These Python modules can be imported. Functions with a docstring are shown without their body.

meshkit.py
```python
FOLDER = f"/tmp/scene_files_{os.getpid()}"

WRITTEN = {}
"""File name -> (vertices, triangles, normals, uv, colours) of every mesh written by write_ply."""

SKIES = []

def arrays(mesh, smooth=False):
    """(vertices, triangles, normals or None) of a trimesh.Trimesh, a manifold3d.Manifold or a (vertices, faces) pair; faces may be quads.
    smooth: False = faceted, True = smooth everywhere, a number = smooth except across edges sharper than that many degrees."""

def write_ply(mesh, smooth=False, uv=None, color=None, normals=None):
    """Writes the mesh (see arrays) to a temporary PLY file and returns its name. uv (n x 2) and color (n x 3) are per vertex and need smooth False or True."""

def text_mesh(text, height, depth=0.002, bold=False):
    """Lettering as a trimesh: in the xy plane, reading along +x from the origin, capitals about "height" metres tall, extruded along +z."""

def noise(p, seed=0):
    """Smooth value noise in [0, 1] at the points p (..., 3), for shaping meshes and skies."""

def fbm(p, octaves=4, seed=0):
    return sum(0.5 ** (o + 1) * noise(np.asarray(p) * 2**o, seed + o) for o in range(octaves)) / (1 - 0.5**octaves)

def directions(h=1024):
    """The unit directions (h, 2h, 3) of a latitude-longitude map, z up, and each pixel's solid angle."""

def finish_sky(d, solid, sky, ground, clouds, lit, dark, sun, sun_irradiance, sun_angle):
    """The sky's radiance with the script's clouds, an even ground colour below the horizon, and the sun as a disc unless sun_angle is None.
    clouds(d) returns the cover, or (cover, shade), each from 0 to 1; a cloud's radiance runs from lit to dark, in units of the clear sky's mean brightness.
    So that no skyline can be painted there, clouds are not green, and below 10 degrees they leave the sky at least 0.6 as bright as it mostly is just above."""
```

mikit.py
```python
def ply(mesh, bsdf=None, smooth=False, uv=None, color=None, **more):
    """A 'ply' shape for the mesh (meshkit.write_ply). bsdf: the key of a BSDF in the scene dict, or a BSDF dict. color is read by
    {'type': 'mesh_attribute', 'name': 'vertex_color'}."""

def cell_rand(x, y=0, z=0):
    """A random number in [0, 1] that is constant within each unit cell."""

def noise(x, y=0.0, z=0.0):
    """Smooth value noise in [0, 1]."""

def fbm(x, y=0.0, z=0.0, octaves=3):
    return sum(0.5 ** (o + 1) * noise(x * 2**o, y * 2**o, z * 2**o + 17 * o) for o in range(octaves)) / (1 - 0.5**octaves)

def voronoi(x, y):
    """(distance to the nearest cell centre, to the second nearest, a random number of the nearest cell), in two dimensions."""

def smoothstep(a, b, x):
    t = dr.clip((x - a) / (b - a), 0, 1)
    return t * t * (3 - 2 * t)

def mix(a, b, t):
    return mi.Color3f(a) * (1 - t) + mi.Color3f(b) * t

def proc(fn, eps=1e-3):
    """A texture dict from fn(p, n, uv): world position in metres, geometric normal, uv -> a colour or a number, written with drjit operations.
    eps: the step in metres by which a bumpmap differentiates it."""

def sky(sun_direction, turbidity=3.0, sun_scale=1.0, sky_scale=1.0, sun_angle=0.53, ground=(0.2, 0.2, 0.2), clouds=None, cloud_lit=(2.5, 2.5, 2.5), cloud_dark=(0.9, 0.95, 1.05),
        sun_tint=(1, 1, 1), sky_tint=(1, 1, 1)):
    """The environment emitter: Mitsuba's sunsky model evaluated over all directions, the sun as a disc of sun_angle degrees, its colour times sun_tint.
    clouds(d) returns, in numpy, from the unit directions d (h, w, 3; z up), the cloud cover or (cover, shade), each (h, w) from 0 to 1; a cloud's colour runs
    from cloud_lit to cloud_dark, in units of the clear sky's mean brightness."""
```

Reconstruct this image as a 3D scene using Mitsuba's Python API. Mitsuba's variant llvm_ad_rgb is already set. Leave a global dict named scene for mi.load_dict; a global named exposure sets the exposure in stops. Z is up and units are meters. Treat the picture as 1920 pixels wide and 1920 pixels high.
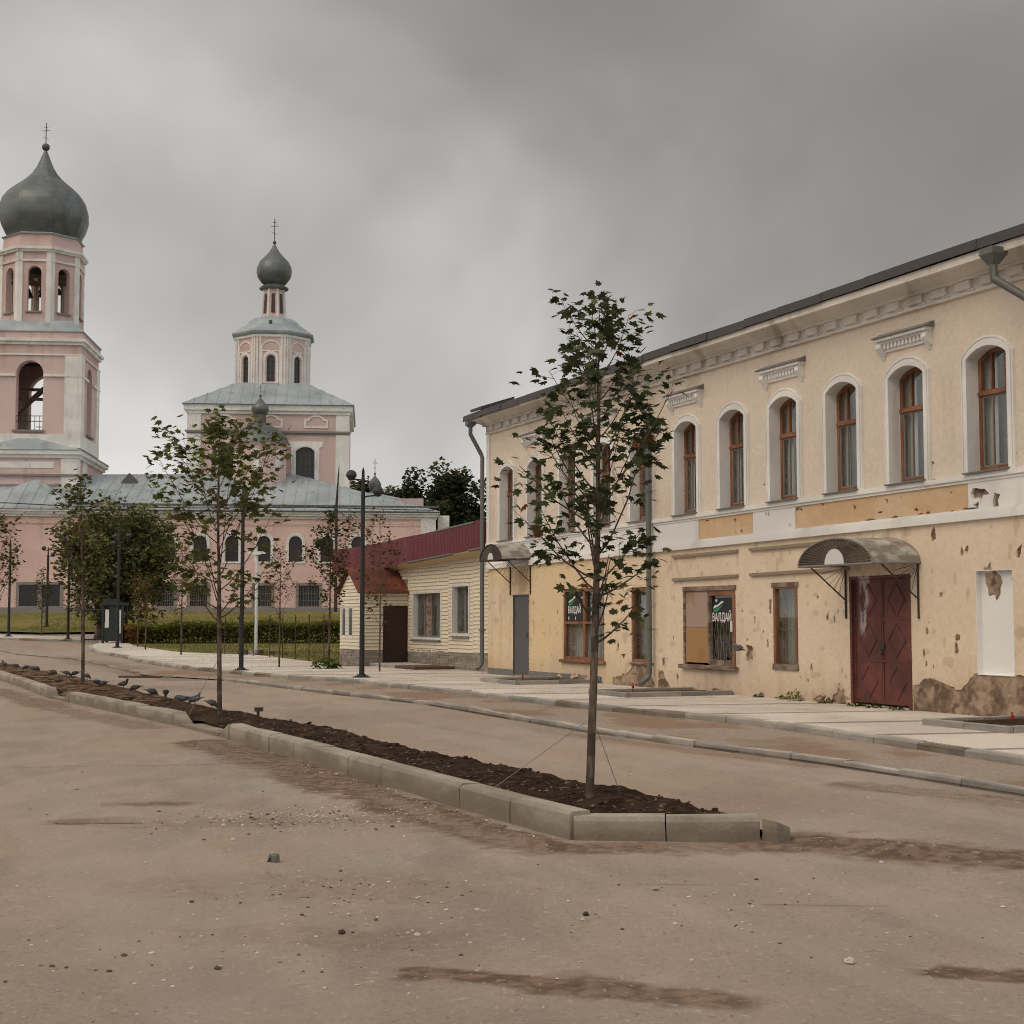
import math, random
import numpy as np
import trimesh
import mitsuba as mi
import drjit as dr
import mikit, meshkit
from mikit import noise, fbm, smoothstep, mix, voronoi, cell_rand, proc
from shapely.geometry import Polygon, LineString, Point, box, MultiPolygon
from shapely.ops import unary_union
from shapely import affinity, contains_xy

T = mi.ScalarTransform4f
PI = math.pi
# ------------------------------------------------------------------ camera, sky, exposure
EYE = 1.55
PITCH = math.atan(200 / 2800)
scene = {'type': 'scene'}
labels = {}
scene['camera'] = {'type': 'perspective', 'fov': 2 * math.degrees(math.atan(960 / 2800)), 'near_clip': 0.1, 'far_clip': 9000.0,
                   'to_world': T().look_at(origin=[0, 0, EYE], target=[0, math.cos(PITCH), EYE + math.sin(PITCH)], up=[0, 0, 1])}
exposure = 1.45


def clouds(d):
    """Even overcast: a paler gap low in the north-west, a heavy grey bank rising to the north-east, soft billows everywhere."""
    x, y, z = d[..., 0], d[..., 1], d[..., 2]
    el = np.degrees(np.arcsin(np.clip(z, -1, 1)))
    az = np.degrees(np.arctan2(x, y))
    q = np.stack([x / (z + 0.75) * 2.6, y / (z + 0.75) * 1.7 + z * 2.2, z * 2.4 + 1.7], -1)
    big = meshkit.fbm(q * 0.8 + 3.1, 3, seed=5)
    fine = meshkit.fbm(q * 2.0 + np.stack([big * 1.5, big, big], -1), 5, seed=9)
    s = 0.27 + 0.45 * (big - 0.5) + 1.15 * (fine - 0.5)
    ahead = np.exp(-(np.maximum(np.abs(az) - 18, 0) / 42) ** 2)
    bank = np.clip((el - 3.0 + 0.20 * az) / 17.0, 0, 1.1)
    low = np.exp(-(el / 9.0) ** 2)
    streak = np.exp(-(((el - 19 + 0.55 * (az + 13)) / 3.2) ** 2)) * np.exp(-((az + 11) / 7) ** 2)
    s = s + ahead * (0.62 * bank - 0.10 * low + 0.07 - 0.16 * streak) - 0.10 * np.clip(-az / 20, -1, 1) * ahead
    return np.ones_like(x), 1 - np.log1p(np.exp((1 - np.clip(s, 0, 2)) * 6)) / 6


scene['sky'] = mikit.sky([-0.55, -0.5, 0.75], turbidity=4, sun_scale=0.3, sky_scale=1.0, sun_angle=40, ground=(0.16, 0.14, 0.12), clouds=clouds,
                         cloud_lit=(3.4, 3.34, 3.22), cloud_dark=(0.88, 0.86, 0.835), sun_tint=(1.0, 0.96, 0.91))

# ------------------------------------------------------------------ registering
_taken = {}


def numbered(key):
    n = _taken.get(key, -1) + 1
    _taken[key] = n
    return key if n == 0 else f'{key}_{n:03d}'


def lab(key, label=None, category=None, group=None, kind=None):
    e = {k: v for k, v in dict(label=label, category=category, group=group, kind=kind).items() if v}
    labels.setdefault(key, {}).update(e)
    return key


def thing(name, label, category, group=None):
    return lab(numbered(name), label, category, group)


def cat(*ms):
    out, todo = [], list(ms)
    while todo:
        m = todo.pop(0)
        if isinstance(m, trimesh.Trimesh):
            out.append(m)
        else:
            todo = list(m) + todo
    return out[0] if len(out) == 1 else trimesh.util.concatenate(out)


class Frame:
    def __init__(s, o, ex, ey):
        s.o, s.ex, s.ey = np.array(o, float), np.array(ex, float), np.array(ey, float)

    def __call__(s, m):
        m = m.copy()
        v = np.asarray(m.vertices)
        m.vertices = s.o + v[:, :1] * s.ex + v[:, 1:2] * s.ey + v[:, 2:] * np.array([0, 0, 1.0])
        return m

    def pt(s, x, y, z=0.0):
        return s.o + x * s.ex + y * s.ey + np.array([0, 0, z])


WORLD = Frame([0, 0, 0], [1, 0, 0], [0, 1, 0])


def part(parent, name, mesh, mat, fr=None, smooth=False, label=None, kind=None, color=None):
    key = numbered(f'{parent}__{name}' if parent else name)
    m = mesh if isinstance(mesh, trimesh.Trimesh) else cat(mesh)
    if fr is not None:
        m = fr(m)
    scene[key] = mikit.ply(m, mat, smooth=smooth, color=color)
    if label or kind:
        lab(key, label, None, None, kind)
    return key


def solo(name, label, category, mesh, mat, group=None, fr=None, smooth=False, color=None, kind=None):
    """A thing that is one mesh."""
    key = thing(name, label, category, group)
    m = cat(mesh)
    scene[key] = mikit.ply(fr(m) if fr else m, mat, smooth=smooth, color=color)
    if kind:
        lab(key, kind=kind)
    return key


# ------------------------------------------------------------------ shapes
def bx(x0, x1, y0, y1, z0, z1):
    m = trimesh.creation.box(extents=[1, 1, 1])
    m.apply_scale([x1 - x0, y1 - y0, z1 - z0])
    m.apply_translation([(x0 + x1) / 2, (y0 + y1) / 2, (z0 + z1) / 2])
    return m


def cbx(x0, x1, y0, y1, z0, z1, c=0.02):
    """A box with chamfered edges (hull of insets)."""
    p = []
    for x, sx in ((x0, 1), (x1, -1)):
        for y, sy in ((y0, 1), (y1, -1)):
            for z, sz in ((z0, 1), (z1, -1)):
                p += [[x + sx * c, y + sy * c, z], [x + sx * c, y, z + sz * c], [x, y + sy * c, z + sz * c]]
    return trimesh.convex.convex_hull(np.array(p))


def hull(pts):
    return trimesh.convex.convex_hull(np.array(pts, float))


def geoms(p):
    return [g for g in getattr(p, 'geoms', [p]) if isinstance(g, Polygon) and g.area > 1e-6]


def ext(poly, y0, y1):
    """A polygon drawn in (x, z) as a slab from y0 to y1."""
    out = []
    for g in geoms(poly):
        m = trimesh.creation.extrude_polygon(g, y1 - y0, engine='earcut')
        v = np.asarray(m.vertices)
        out.append(trimesh.Trimesh(np.stack([v[:, 0], y0 + v[:, 2], v[:, 1]], 1), np.asarray(m.faces)[:, ::-1], process=False))
    return cat(out)


def flat(poly, z0, z1):
    """A polygon drawn in (x, y) as a slab from z0 to z1."""
    out = []
    for g in geoms(poly):
        m = trimesh.creation.extrude_polygon(g, z1 - z0, engine='earcut')
        m.apply_translation([0, 0, z0])
        out.append(m)
    return cat(out)


def sheet(poly, y):
    """A polygon in (x, z) as a single sheet at depth y."""
    out = []
    for g in geoms(poly):
        v, f = trimesh.creation.triangulate_polygon(g, engine='earcut')
        out.append(trimesh.Trimesh(np.stack([v[:, 0], 0 * v[:, 0] + y, v[:, 1]], 1), f[:, ::-1], process=False))
    return cat(out)


def tube(pts, radii, n=8, cap=True):
    pts = np.array(pts, float)
    r = np.broadcast_to(np.array(radii, float), (len(pts),))
    d = np.gradient(pts, axis=0)
    d /= np.linalg.norm(d, axis=1, keepdims=True) + 1e-12
    u = np.cross(d[0], [0.31, 0.17, 0.94] if abs(d[0][2]) < 0.9 else [0.9, 0.3, 0.1])
    V, F = [], []
    for i in range(len(pts)):
        u = u - d[i] * (u @ d[i])
        u /= np.linalg.norm(u) + 1e-12
        w = np.cross(d[i], u)
        a = np.arange(n) * 2 * PI / n
        V.append(pts[i] + r[i] * (np.cos(a)[:, None] * u + np.sin(a)[:, None] * w))
    for i in range(len(pts) - 1):
        for k in range(n):
            a, b, c, e = i * n + k, i * n + (k + 1) % n, (i + 1) * n + (k + 1) % n, (i + 1) * n + k
            F += [[a, b, c], [a, c, e]]
    if cap:
        F += [[0, k + 1, k] for k in range(1, n - 1)]
        L = (len(pts) - 1) * n
        F += [[L, L + k, L + k + 1] for k in range(1, n - 1)]
    return trimesh.Trimesh(np.vstack(V), F, process=False)


def lathe(prof, n=24, c=(0, 0, 0), phase=0.0):
    """(r, z) profile, bottom to top, turned about z."""
    a = phase + np.arange(n) * 2 * PI / n
    V = np.vstack([np.stack([r * np.cos(a), r * np.sin(a), 0 * a + z], 1) for r, z in prof]) + np.array(c, float)
    F = []
    for i in range(len(prof) - 1):
        for k in range(n):
            p, q, s, t = i * n + k, i * n + (k + 1) % n, (i + 1) * n + (k + 1) % n, (i + 1) * n + k
            F += [[p, q, s], [p, s, t]]
    F += [[0, k + 1, k] for k in range(1, n - 1)]
    L = (len(prof) - 1) * n
    F += [[L, L + k, L + k + 1] for k in range(1, n - 1)]
    return trimesh.Trimesh(V, F, process=False)


def arch(l, r, z0, zs, rise, n=12):
    """A window shape: straight sides to zs, a segmental arch above."""
    t = np.linspace(0, PI, n + 1)
    c, w = (l + r) / 2, (r - l) / 2
    if rise < w * 0.9:
        R = (w * w + rise * rise) / (2 * rise)
        a0 = math.asin(w / R)
        a = np.linspace(a0, -a0, n + 1)
        top = [(c + R * math.sin(x), zs + rise - R + R * math.cos(x)) for x in a]
    else:
        top = [(c + w * math.cos(x), zs + rise * math.sin(x)) for x in t]
    return Polygon([(l, z0), (r, z0)] + top)


def ragged(cx, cz, rx, rz, rng, n=11, rough=0.45):
    a = np.sort((np.arange(n) + rng.uniform(-0.3, 0.3, n)) * 2 * PI / n)
    k = 1 + rng.uniform(-rough, rough, n)
    return Polygon(np.stack([cx + rx * k * np.cos(a), cz + rz * k * np.sin(a)], 1)).buffer(0)


def roughen(pts, step, amp, rng):
    """A polyline resampled with a jittered, torn course."""
    ls = LineString(pts)
    n = max(2, int(ls.length / step))
    p = np.array([ls.interpolate(t, normalized=True).coords[0] for t in np.linspace(0, 1, n + 1)])
    return p + rng.normal(0, amp, p.shape)


# ------------------------------------------------------------------ materials
def mat(key, bsdf, two=True):
    scene[key] = {'type': 'twosided', 'bsdf': bsdf} if two else bsdf


def rgb(c):
    return {'type': 'rgb', 'value': list(c)}


def plain(key, c, rough=0.7, metallic=0.0, spec=0.3):
    mat(key, {'type': 'principled', 'base_color': rgb(c), 'roughness': rough, 'metallic': metallic, 'specular': spec})


def proced(key, fn, rough=0.85, metallic=0.0, spec=0.2, bump=None, scale=1.0, eps=2e-3):
    b = {'type': 'principled', 'base_color': proc(fn), 'roughness': rough, 'metallic': metallic, 'specular': spec}
    if bump is not None:
        b = {'type': 'bumpmap', 'arbitrary': proc(bump, eps), 'scale': scale, 'bsdf': b}
    mat(key, b)


def segmask(p, segs):
    """How far inside any of the strips (x0, y0, x1, y1, radius, strength) a ground point lies; the edges are broken by noise."""
    w = 1.0 + 1.2 * (fbm(p.x * 1.3, p.y * 0.9, 0.0, 3) - 0.5) + 0.5 * (noise(p.x * 9.0, p.y * 9.0) - 0.5)
    out = mi.Float(0)
    for x0, y0, x1, y1, r, s in segs:
        ux, uy = x1 - x0, y1 - y0
        t = dr.clip(((p.x - x0) * ux + (p.y - y0) * uy) / (ux * ux + uy * uy), 0, 1)
        dd = dr.sqrt(dr.square(p.x - x0 - t * ux) + dr.square(p.y - y0 - t * uy))
        out = dr.maximum(out, s * smoothstep(1.25, 0.55, dd / r / w))
    return out


SEAM = [(-6.2, 16.92, -4.2, 17.3, .03, 1.0), (-4.2, 17.3, -2.4, 17.62, .028, 1.0), (2.2, 8.9, 1.5, 8.95, .03, .7), (1.2, 9.6, .8, 9.62, .03, .5)]
SAND = [(-4.2, 20.6, -2.2, 16.6, .46, .95), (-2.25, 16.4, -1.0, 13.5, .50, 1.0), (-1.0, 13.4, 0.2, 11.2, .40, 1.0), (0.25, 11.1, 2.0, 11.2, .36, .9),
        (2.1, 11.5, 2.75, 11.05, .42, 1.0), (2.75, 11.05, 4.0, 10.2, .46, 1.0), (-0.45, 7.24, 0.25, 7.0, .17, 1.0), (0.2, 6.98, 0.9, 6.75, .26, .9), (2.05, 7.25, 2.9, 7.1, .22, 1.0),
        (-3.6, 13.68, -3.1, 13.72, .2, .75), (-3.7, 12.5, -3.0, 12.4, .22, .5), (-12.6, 36.0, -8.7, 28.6, .45, .8), (-8.4, 27.9, -5.6, 23.2, .35, .6), (3.5, 15.2, 5.4, 12.7, .3, .8),
        (0.9, 21.8, 3.4, 17.2, .25, .5), (-2.4, 12.5, -1.1, 12.7, .3, .35), (-9.0, 41.0, -12.0, 47.5, .7, .6), (-20, 66, -12.5, 50.0, .9, .45), (-2.2, 9.6, -0.8, 9.4, .5, .3), (-1.5, 8.1, -0.7, 8.0, .4, .3)]


def road_col(p, n, uv):
    a = fbm(p.x * 0.35, p.y * 0.22, 1.0, 4)
    b = fbm(p.x * 2.1, p.y * 1.4, 4.0, 3)
    g = noise(p.x * 90, p.y * 90)
    g2 = noise(p.x * 38, p.y * 38, 3.0)
    c = mix((0.226, 0.184, 0.153), (0.290, 0.230, 0.186), smoothstep(0.2, 0.8, a * 0.45 + b * 0.55))
    pale = smoothstep(0.58, 0.78, fbm(p.x * 0.8 + 9, p.y * 0.5, 7.0, 3))
    c = mix(c, (0.262, 0.238, 0.216), 0.5 * pale)
    worn = smoothstep(0.55, 0.72, fbm(p.x * 1.9 + 3, p.y * 0.7, 11.0, 4))
    c = mix(c, (0.185, 0.158, 0.137), 0.45 * worn)
    c = mix(c, (0.262, 0.196, 0.154), 0.55 * smoothstep(0.52, 0.68, fbm(p.x * 0.45 + 7, p.y * 0.35, 51.0, 4)))
    s = segmask(p, SAND)
    grain = fbm(p.x * 14, p.y * 14, 2.0, 3)
    dirt = mix((0.098, 0.064, 0.046), (0.178, 0.120, 0.087), smoothstep(0.3, 0.7, grain))
    c = mix(c, dirt, dr.clip(s * 0.92, 0, 1))
    g3 = noise(p.x * 150, p.y * 150, 5.0)
    c = c * (0.82 + 0.14 * g + 0.10 * g2 + 0.12 * g3)
    c = mix(c, (0.095, 0.078, 0.066), 0.30 * smoothstep(0.84, 0.9, noise(p.x * 44, p.y * 44, 15.0)))
    c = mix(c, (0.10, 0.082, 0.070), 0.6 * segmask(p, SEAM))
    tracks = smoothstep(0.52, 0.66, fbm((p.x * 0.92 + p.y * 0.39) * 1.6, (p.y * 0.92 - p.x * 0.39) * 0.10, 41.0, 3))
    c = mix(c, (0.30, 0.25, 0.212), 0.28 * tracks)
    chips = smoothstep(0.86, 0.92, noise(p.x * 31, p.y * 31, 8.0))
    return mix(c, (0.40, 0.35, 0.30), 0.35 * chips)


def road_bump(p, n, uv):
    return 0.6 * noise(p.x * 70, p.y * 70) + 0.9 * fbm(p.x * 9, p.y * 9, 0.0, 3) + segmask(p, SAND[:9]) * noise(p.x * 30, p.y * 30, 4.0) * 2.0


proced('mat_road', road_col, 0.9, 0, 0.15, road_bump, 0.006, 4e-3)

FA = math.atan(1228 / 2800)
FD = np.array([math.sin(FA), -math.cos(FA), 0])
FI = np.array([math.cos(FA), math.sin(FA), 0])
FO = np.array([-0.679, 42.462, 0])
FAC = Frame(FO, FD, FI)          # x along the facade towards the camera, y into the building


def facade_s(p):
    return (p.x - FO[0]) * (FD[0] + 0.9 * FI[0]) + (p.y - FO[1]) * (FD[1] + 0.9 * FI[1])     # runs on round the corners


def plaster_col(p, n, uv):
    s, z = facade_s(p), p.z
    a = fbm(s * 0.7, z * 0.9, 0.0, 4)
    up = smoothstep(3.0, 3.6, z)
    lowr = mix((0.70, 0.54, 0.335), (0.70, 0.575, 0.435), smoothstep(3, 11, s))
    c = mix(lowr, (0.655, 0.572, 0.485), up)
    c = mix(c, (0.695, 0.60, 0.495), 0.5 * smoothstep(0.45, 0.7, a))
    # rain streaks and splashed dirt with shapes of their own
    streak = smoothstep(0.52, 0.80, fbm(s * 3.2, z * 0.28, 5.0, 4)) * 0.30 * smoothstep(0.35, 0.6, fbm(s * 0.5, z * 0.6, 25.0, 3))
    damp = smoothstep(0.55, 0.75, fbm(s * 0.9, z * 0.7, 15.0, 4)) * (1 - up) * 0.22
    c = mix(c, (0.52, 0.36, 0.22), damp)
    splash = smoothstep(0.85, 0.0, z + 0.5 * (fbm(s * 1.6, z * 1.6, 2.0, 3) - 0.5)) * 0.40
    c = mix(c, (0.40, 0.29, 0.20), dr.clip(streak + splash, 0, 1))
    spots = smoothstep(0.80, 0.86, noise(s * 7, z * 6, 9.0)) * (1 - up) * 0.35
    c = mix(c, (0.36, 0.27, 0.20), spots)
    stain = smoothstep(0.75, 0.3, dr.sqrt(dr.square((s - 2.4) * 1.4) + dr.square((z - 2.62) * 1.1)) + 0.4 * (a - 0.5)) * 0.6
    return mix(c, (0.40, 0.27, 0.13), stain) * (0.95 + 0.1 * noise(s * 20, z * 20))


def plaster_bump(p, n, uv):
    return fbm(p.x * 5 + p.y * 5, p.z * 5, 0.0, 3) + 0.25 * noise((p.x + p.y) * 40, p.z * 40)


proced('mat_plaster', plaster_col, 0.9, 0, 0.1, plaster_bump, 0.012, 5e-3)


def render_col(p, n, uv):
    s, z = facade_s(p), p.z
    a = fbm(s * 3.0, z * 3.0, 1.0, 4)
    b = fbm(s * 11.0, z * 11.0, 6.0, 3)
    c = mix((0.165, 0.115, 0.085), (0.40, 0.295, 0.215), smoothstep(0.32, 0.68, 0.6 * a + 0.4 * b))
    return mix(c, (0.11, 0.07, 0.05), 0.75 * smoothstep(0.62, 0.74, fbm(s * 5, z * 7, 12.0, 3)))


def render_bump(p, n, uv):
    return fbm(facade_s(p) * 9, p.z * 9, 0.0, 4)


proced('mat_render', render_col, 0.95, 0, 0.1, render_bump, 0.05, 6e-3)


def white_col(p, n, uv):
    s, z = p.x * 0.8 + p.y, p.z
    a = fbm(s * 1.2, z * 1.2, 3.0, 4)
    c = mix((0.66, 0.655, 0.645), (0.76, 0.755, 0.74), smoothstep(0.3, 0.7, a))
    st = smoothstep(0.62, 0.85, fbm(s * 4.0, z * 0.6, 8.0, 3))
    return mix(c, (0.42, 0.385, 0.345), 0.4 * st)


proced('mat_white', white_col, 0.9, 0, 0.1)


def frieze_col(p, n, uv):
    s, z = facade_s(p), p.z
    a = fbm(s * 1.5, z * 3.0, 3.0, 4)
    c = mix((0.60, 0.57, 0.53), (0.70, 0.665, 0.62), smoothstep(0.3, 0.7, a))
    return mix(c, (0.30, 0.25, 0.21), 0.55 * smoothstep(0.55, 0.8, fbm(s * 2.5, z * 2.0, 8.0, 3)))


proced('mat_frieze', frieze_col, 0.9, 0, 0.1)


def pink_col(p, n, uv):
    s, z = p.x, p.z
    a = fbm(s * 0.35, z * 0.35, 2.0, 4)
    low = smoothstep(9.3, 9.0, z)  # nave walls lightened in colour to make up for weak light there
    c = mix(mix((0.57, 0.43, 0.41), (0.64, 0.455, 0.42), low), mix((0.63, 0.495, 0.475), (0.705, 0.525, 0.49), low), smoothstep(0.3, 0.7, a))
    st = smoothstep(0.62, 0.86, fbm(s * 1.6, z * 0.12, 4.0, 3))
    return mix(c, (0.34, 0.225, 0.20), 0.35 * st)


proced('mat_pink', pink_col, 0.9, 0, 0.1)


def zinc_col(p, n, uv):
    a = fbm(p.x * 0.5, p.y * 0.5, p.z * 0.7, 4)
    c = mix((0.30, 0.35, 0.38), (0.40, 0.45, 0.475), smoothstep(0.3, 0.7, a))
    return mix(c, (0.19, 0.20, 0.19), 0.5 * smoothstep(0.6, 0.8, fbm(p.x * 1.7, p.y * 0.6, p.z * 1.2 + 5, 3)))


proced('mat_zinc', zinc_col, 0.48, 0.25, 0.5)


def dome_col(p, n, uv):
    row = dr.floor(p.z / 0.55)
    k = cell_rand(row, dr.floor((p.x * 1.3 + p.y) / 0.9 + 0.5 * row), 3.0)
    c = mix((0.100, 0.118, 0.122), (0.170, 0.190, 0.194), 0.65 * k + 0.35 * fbm(p.x, p.y, p.z, 3))
    c = mix(c, (0.10, 0.085, 0.06), 0.5 * smoothstep(0.5, 0.75, fbm(p.x * 0.8, p.y * 0.8, p.z * 0.3, 3)))
    f = p.z / 0.55 - row
    return c * (1 - 0.3 * smoothstep(0.93, 1.0, f))


proced('mat_dome', dome_col, 0.42, 0.35, 0.5)


def pave_col(p, n, uv):
    a = fbm(p.x * 0.7, p.y * 0.7, 0.0, 4)
    c = mix((0.385, 0.35, 0.312), (0.465, 0.425, 0.38), smoothstep(0.3, 0.7, a))
    c = mix(c, (0.30, 0.25, 0.20), 0.55 * smoothstep(0.58, 0.8, fbm(p.x * 1.4, p.y * 1.1, 5.0, 4)))
    return c * (0.93 + 0.12 * noise(p.x * 45, p.y * 45))


proced('mat_paving', pave_col, 0.85, 0, 0.2)


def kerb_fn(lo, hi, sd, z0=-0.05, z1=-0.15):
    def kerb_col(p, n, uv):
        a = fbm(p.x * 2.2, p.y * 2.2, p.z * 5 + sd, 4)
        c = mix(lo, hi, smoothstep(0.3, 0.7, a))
        c = mix(c, (0.15, 0.115, 0.088), 0.62 * smoothstep(z0, z1, p.z + 0.10 * (a - 0.5)))  # foot dirt, and shade of the front faces put into the colour
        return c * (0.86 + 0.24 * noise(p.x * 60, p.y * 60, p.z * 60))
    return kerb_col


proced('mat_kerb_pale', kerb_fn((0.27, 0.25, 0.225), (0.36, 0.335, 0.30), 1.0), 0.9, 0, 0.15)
proced('mat_kerb_island', kerb_fn((0.215, 0.188, 0.160), (0.31, 0.275, 0.235), 4.0, 0.06, -0.10), 0.9, 0, 0.15)  # higher range: shade of the block fronts painted in
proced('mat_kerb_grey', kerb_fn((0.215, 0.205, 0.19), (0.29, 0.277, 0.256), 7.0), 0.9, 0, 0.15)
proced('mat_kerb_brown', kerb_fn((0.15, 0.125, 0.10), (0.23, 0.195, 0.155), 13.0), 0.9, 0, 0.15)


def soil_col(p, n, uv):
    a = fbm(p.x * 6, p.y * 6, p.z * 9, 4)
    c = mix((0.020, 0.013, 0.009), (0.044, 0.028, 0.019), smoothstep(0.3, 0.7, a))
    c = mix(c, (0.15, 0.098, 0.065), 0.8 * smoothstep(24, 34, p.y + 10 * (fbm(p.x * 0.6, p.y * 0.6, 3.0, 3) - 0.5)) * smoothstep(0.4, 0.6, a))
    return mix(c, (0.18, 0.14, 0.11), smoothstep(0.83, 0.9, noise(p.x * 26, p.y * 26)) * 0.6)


proced('mat_soil', soil_col, 0.97, 0, 0.05)


def verge_col(p, n, uv):
    a = fbm(p.x * 0.9, p.y * 0.6, 2.0, 4)
    c = mix((0.185, 0.130, 0.098), (0.225, 0.182, 0.150), smoothstep(0.40, 0.56, a))
    return mix(c, (0.22, 0.19, 0.165), 0.5 * smoothstep(0.6, 0.75, fbm(p.x * 1.3 + 4, p.y, 9.0, 3))) * (0.85 + 0.3 * noise(p.x * 30, p.y * 30))


proced('mat_verge', verge_col, 0.95, 0, 0.1)


def grass_col(p, n, uv):
    a = fbm(p.x * 0.35, p.y * 0.35, 2.0, 4)
    b = fbm(p.x * 5, p.y * 5, 2.0, 3)
    c = mix((0.085, 0.090, 0.026), (0.150, 0.128, 0.042), smoothstep(0.35, 0.65, 0.6 * a + 0.4 * b))
    return mix(c, (0.16, 0.12, 0.06), 0.6 * smoothstep(0.5, 0.7, fbm(p.x * 0.9, p.y * 0.9, 6.0, 3)))


proced('mat_grass', grass_col, 0.95, 0, 0.1)


def wood_col(p, n, uv):
    a = fbm((p.x + p.y) * 9, p.z * 1.6, 3.0, 4)
    c = mix((0.165, 0.070, 0.038), (0.255, 0.118, 0.062), smoothstep(0.3, 0.7, a))
    return mix(c, (0.24, 0.18, 0.14), 0.5 * smoothstep(0.60, 0.78, fbm((p.x + p.y) * 4, p.z * 3.0, 9.0, 3)))


proced('mat_wood', wood_col, 0.6, 0, 0.3)


def oldwood_col(p, n, uv):
    a = fbm((p.x + p.y) * 8, p.z * 14.0, 3.0, 4)
    return mix((0.13, 0.092, 0.072), (0.27, 0.205, 0.17), smoothstep(0.3, 0.7, a))


proced('mat_oldwood', oldwood_col, 0.85, 0, 0.15)


def reddoor_col(p, n, uv):
    s, z = facade_s(p), p.z
    a = fbm(s * 3, z * 2, 0.0, 4)
    c = mix((0.095, 0.034, 0.030), (0.150, 0.050, 0.042), smoothstep(0.3, 0.7, a))
    w = smoothstep(0.56, 0.70, fbm(s * 14, z * 2.6, 4.0, 4)) * smoothstep(0.24, 0.08, dr.abs(s - 17.3 + 0.06 * (a - .5))) * smoothstep(1.15, 1.45, z)
    c = mix(c, (0.46, 0.42, 0.41), 0.8 * w)
    return mix(c, (0.07, 0.045, 0.04), 0.5 * smoothstep(0.62, 0.75, fbm(s * 8, z * 8, 7.0, 3)))


proced('mat_reddoor', reddoor_col, 0.6, 0, 0.3)


def canopy_col(p, n, uv):
    a = fbm(p.x * 5, p.y * 5, p.z * 7, 4)
    c = mix((0.22, 0.205, 0.18), (0.42, 0.41, 0.375), smoothstep(0.35, 0.65, a))
    return mix(c, (0.15, 0.085, 0.05), 0.5 * smoothstep(0.52, 0.7, fbm(p.x * 3 + 4, p.y * 3, p.z * 3, 3)))


proced('mat_canopy', canopy_col, 0.75, 0.0, 0.25)


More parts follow.
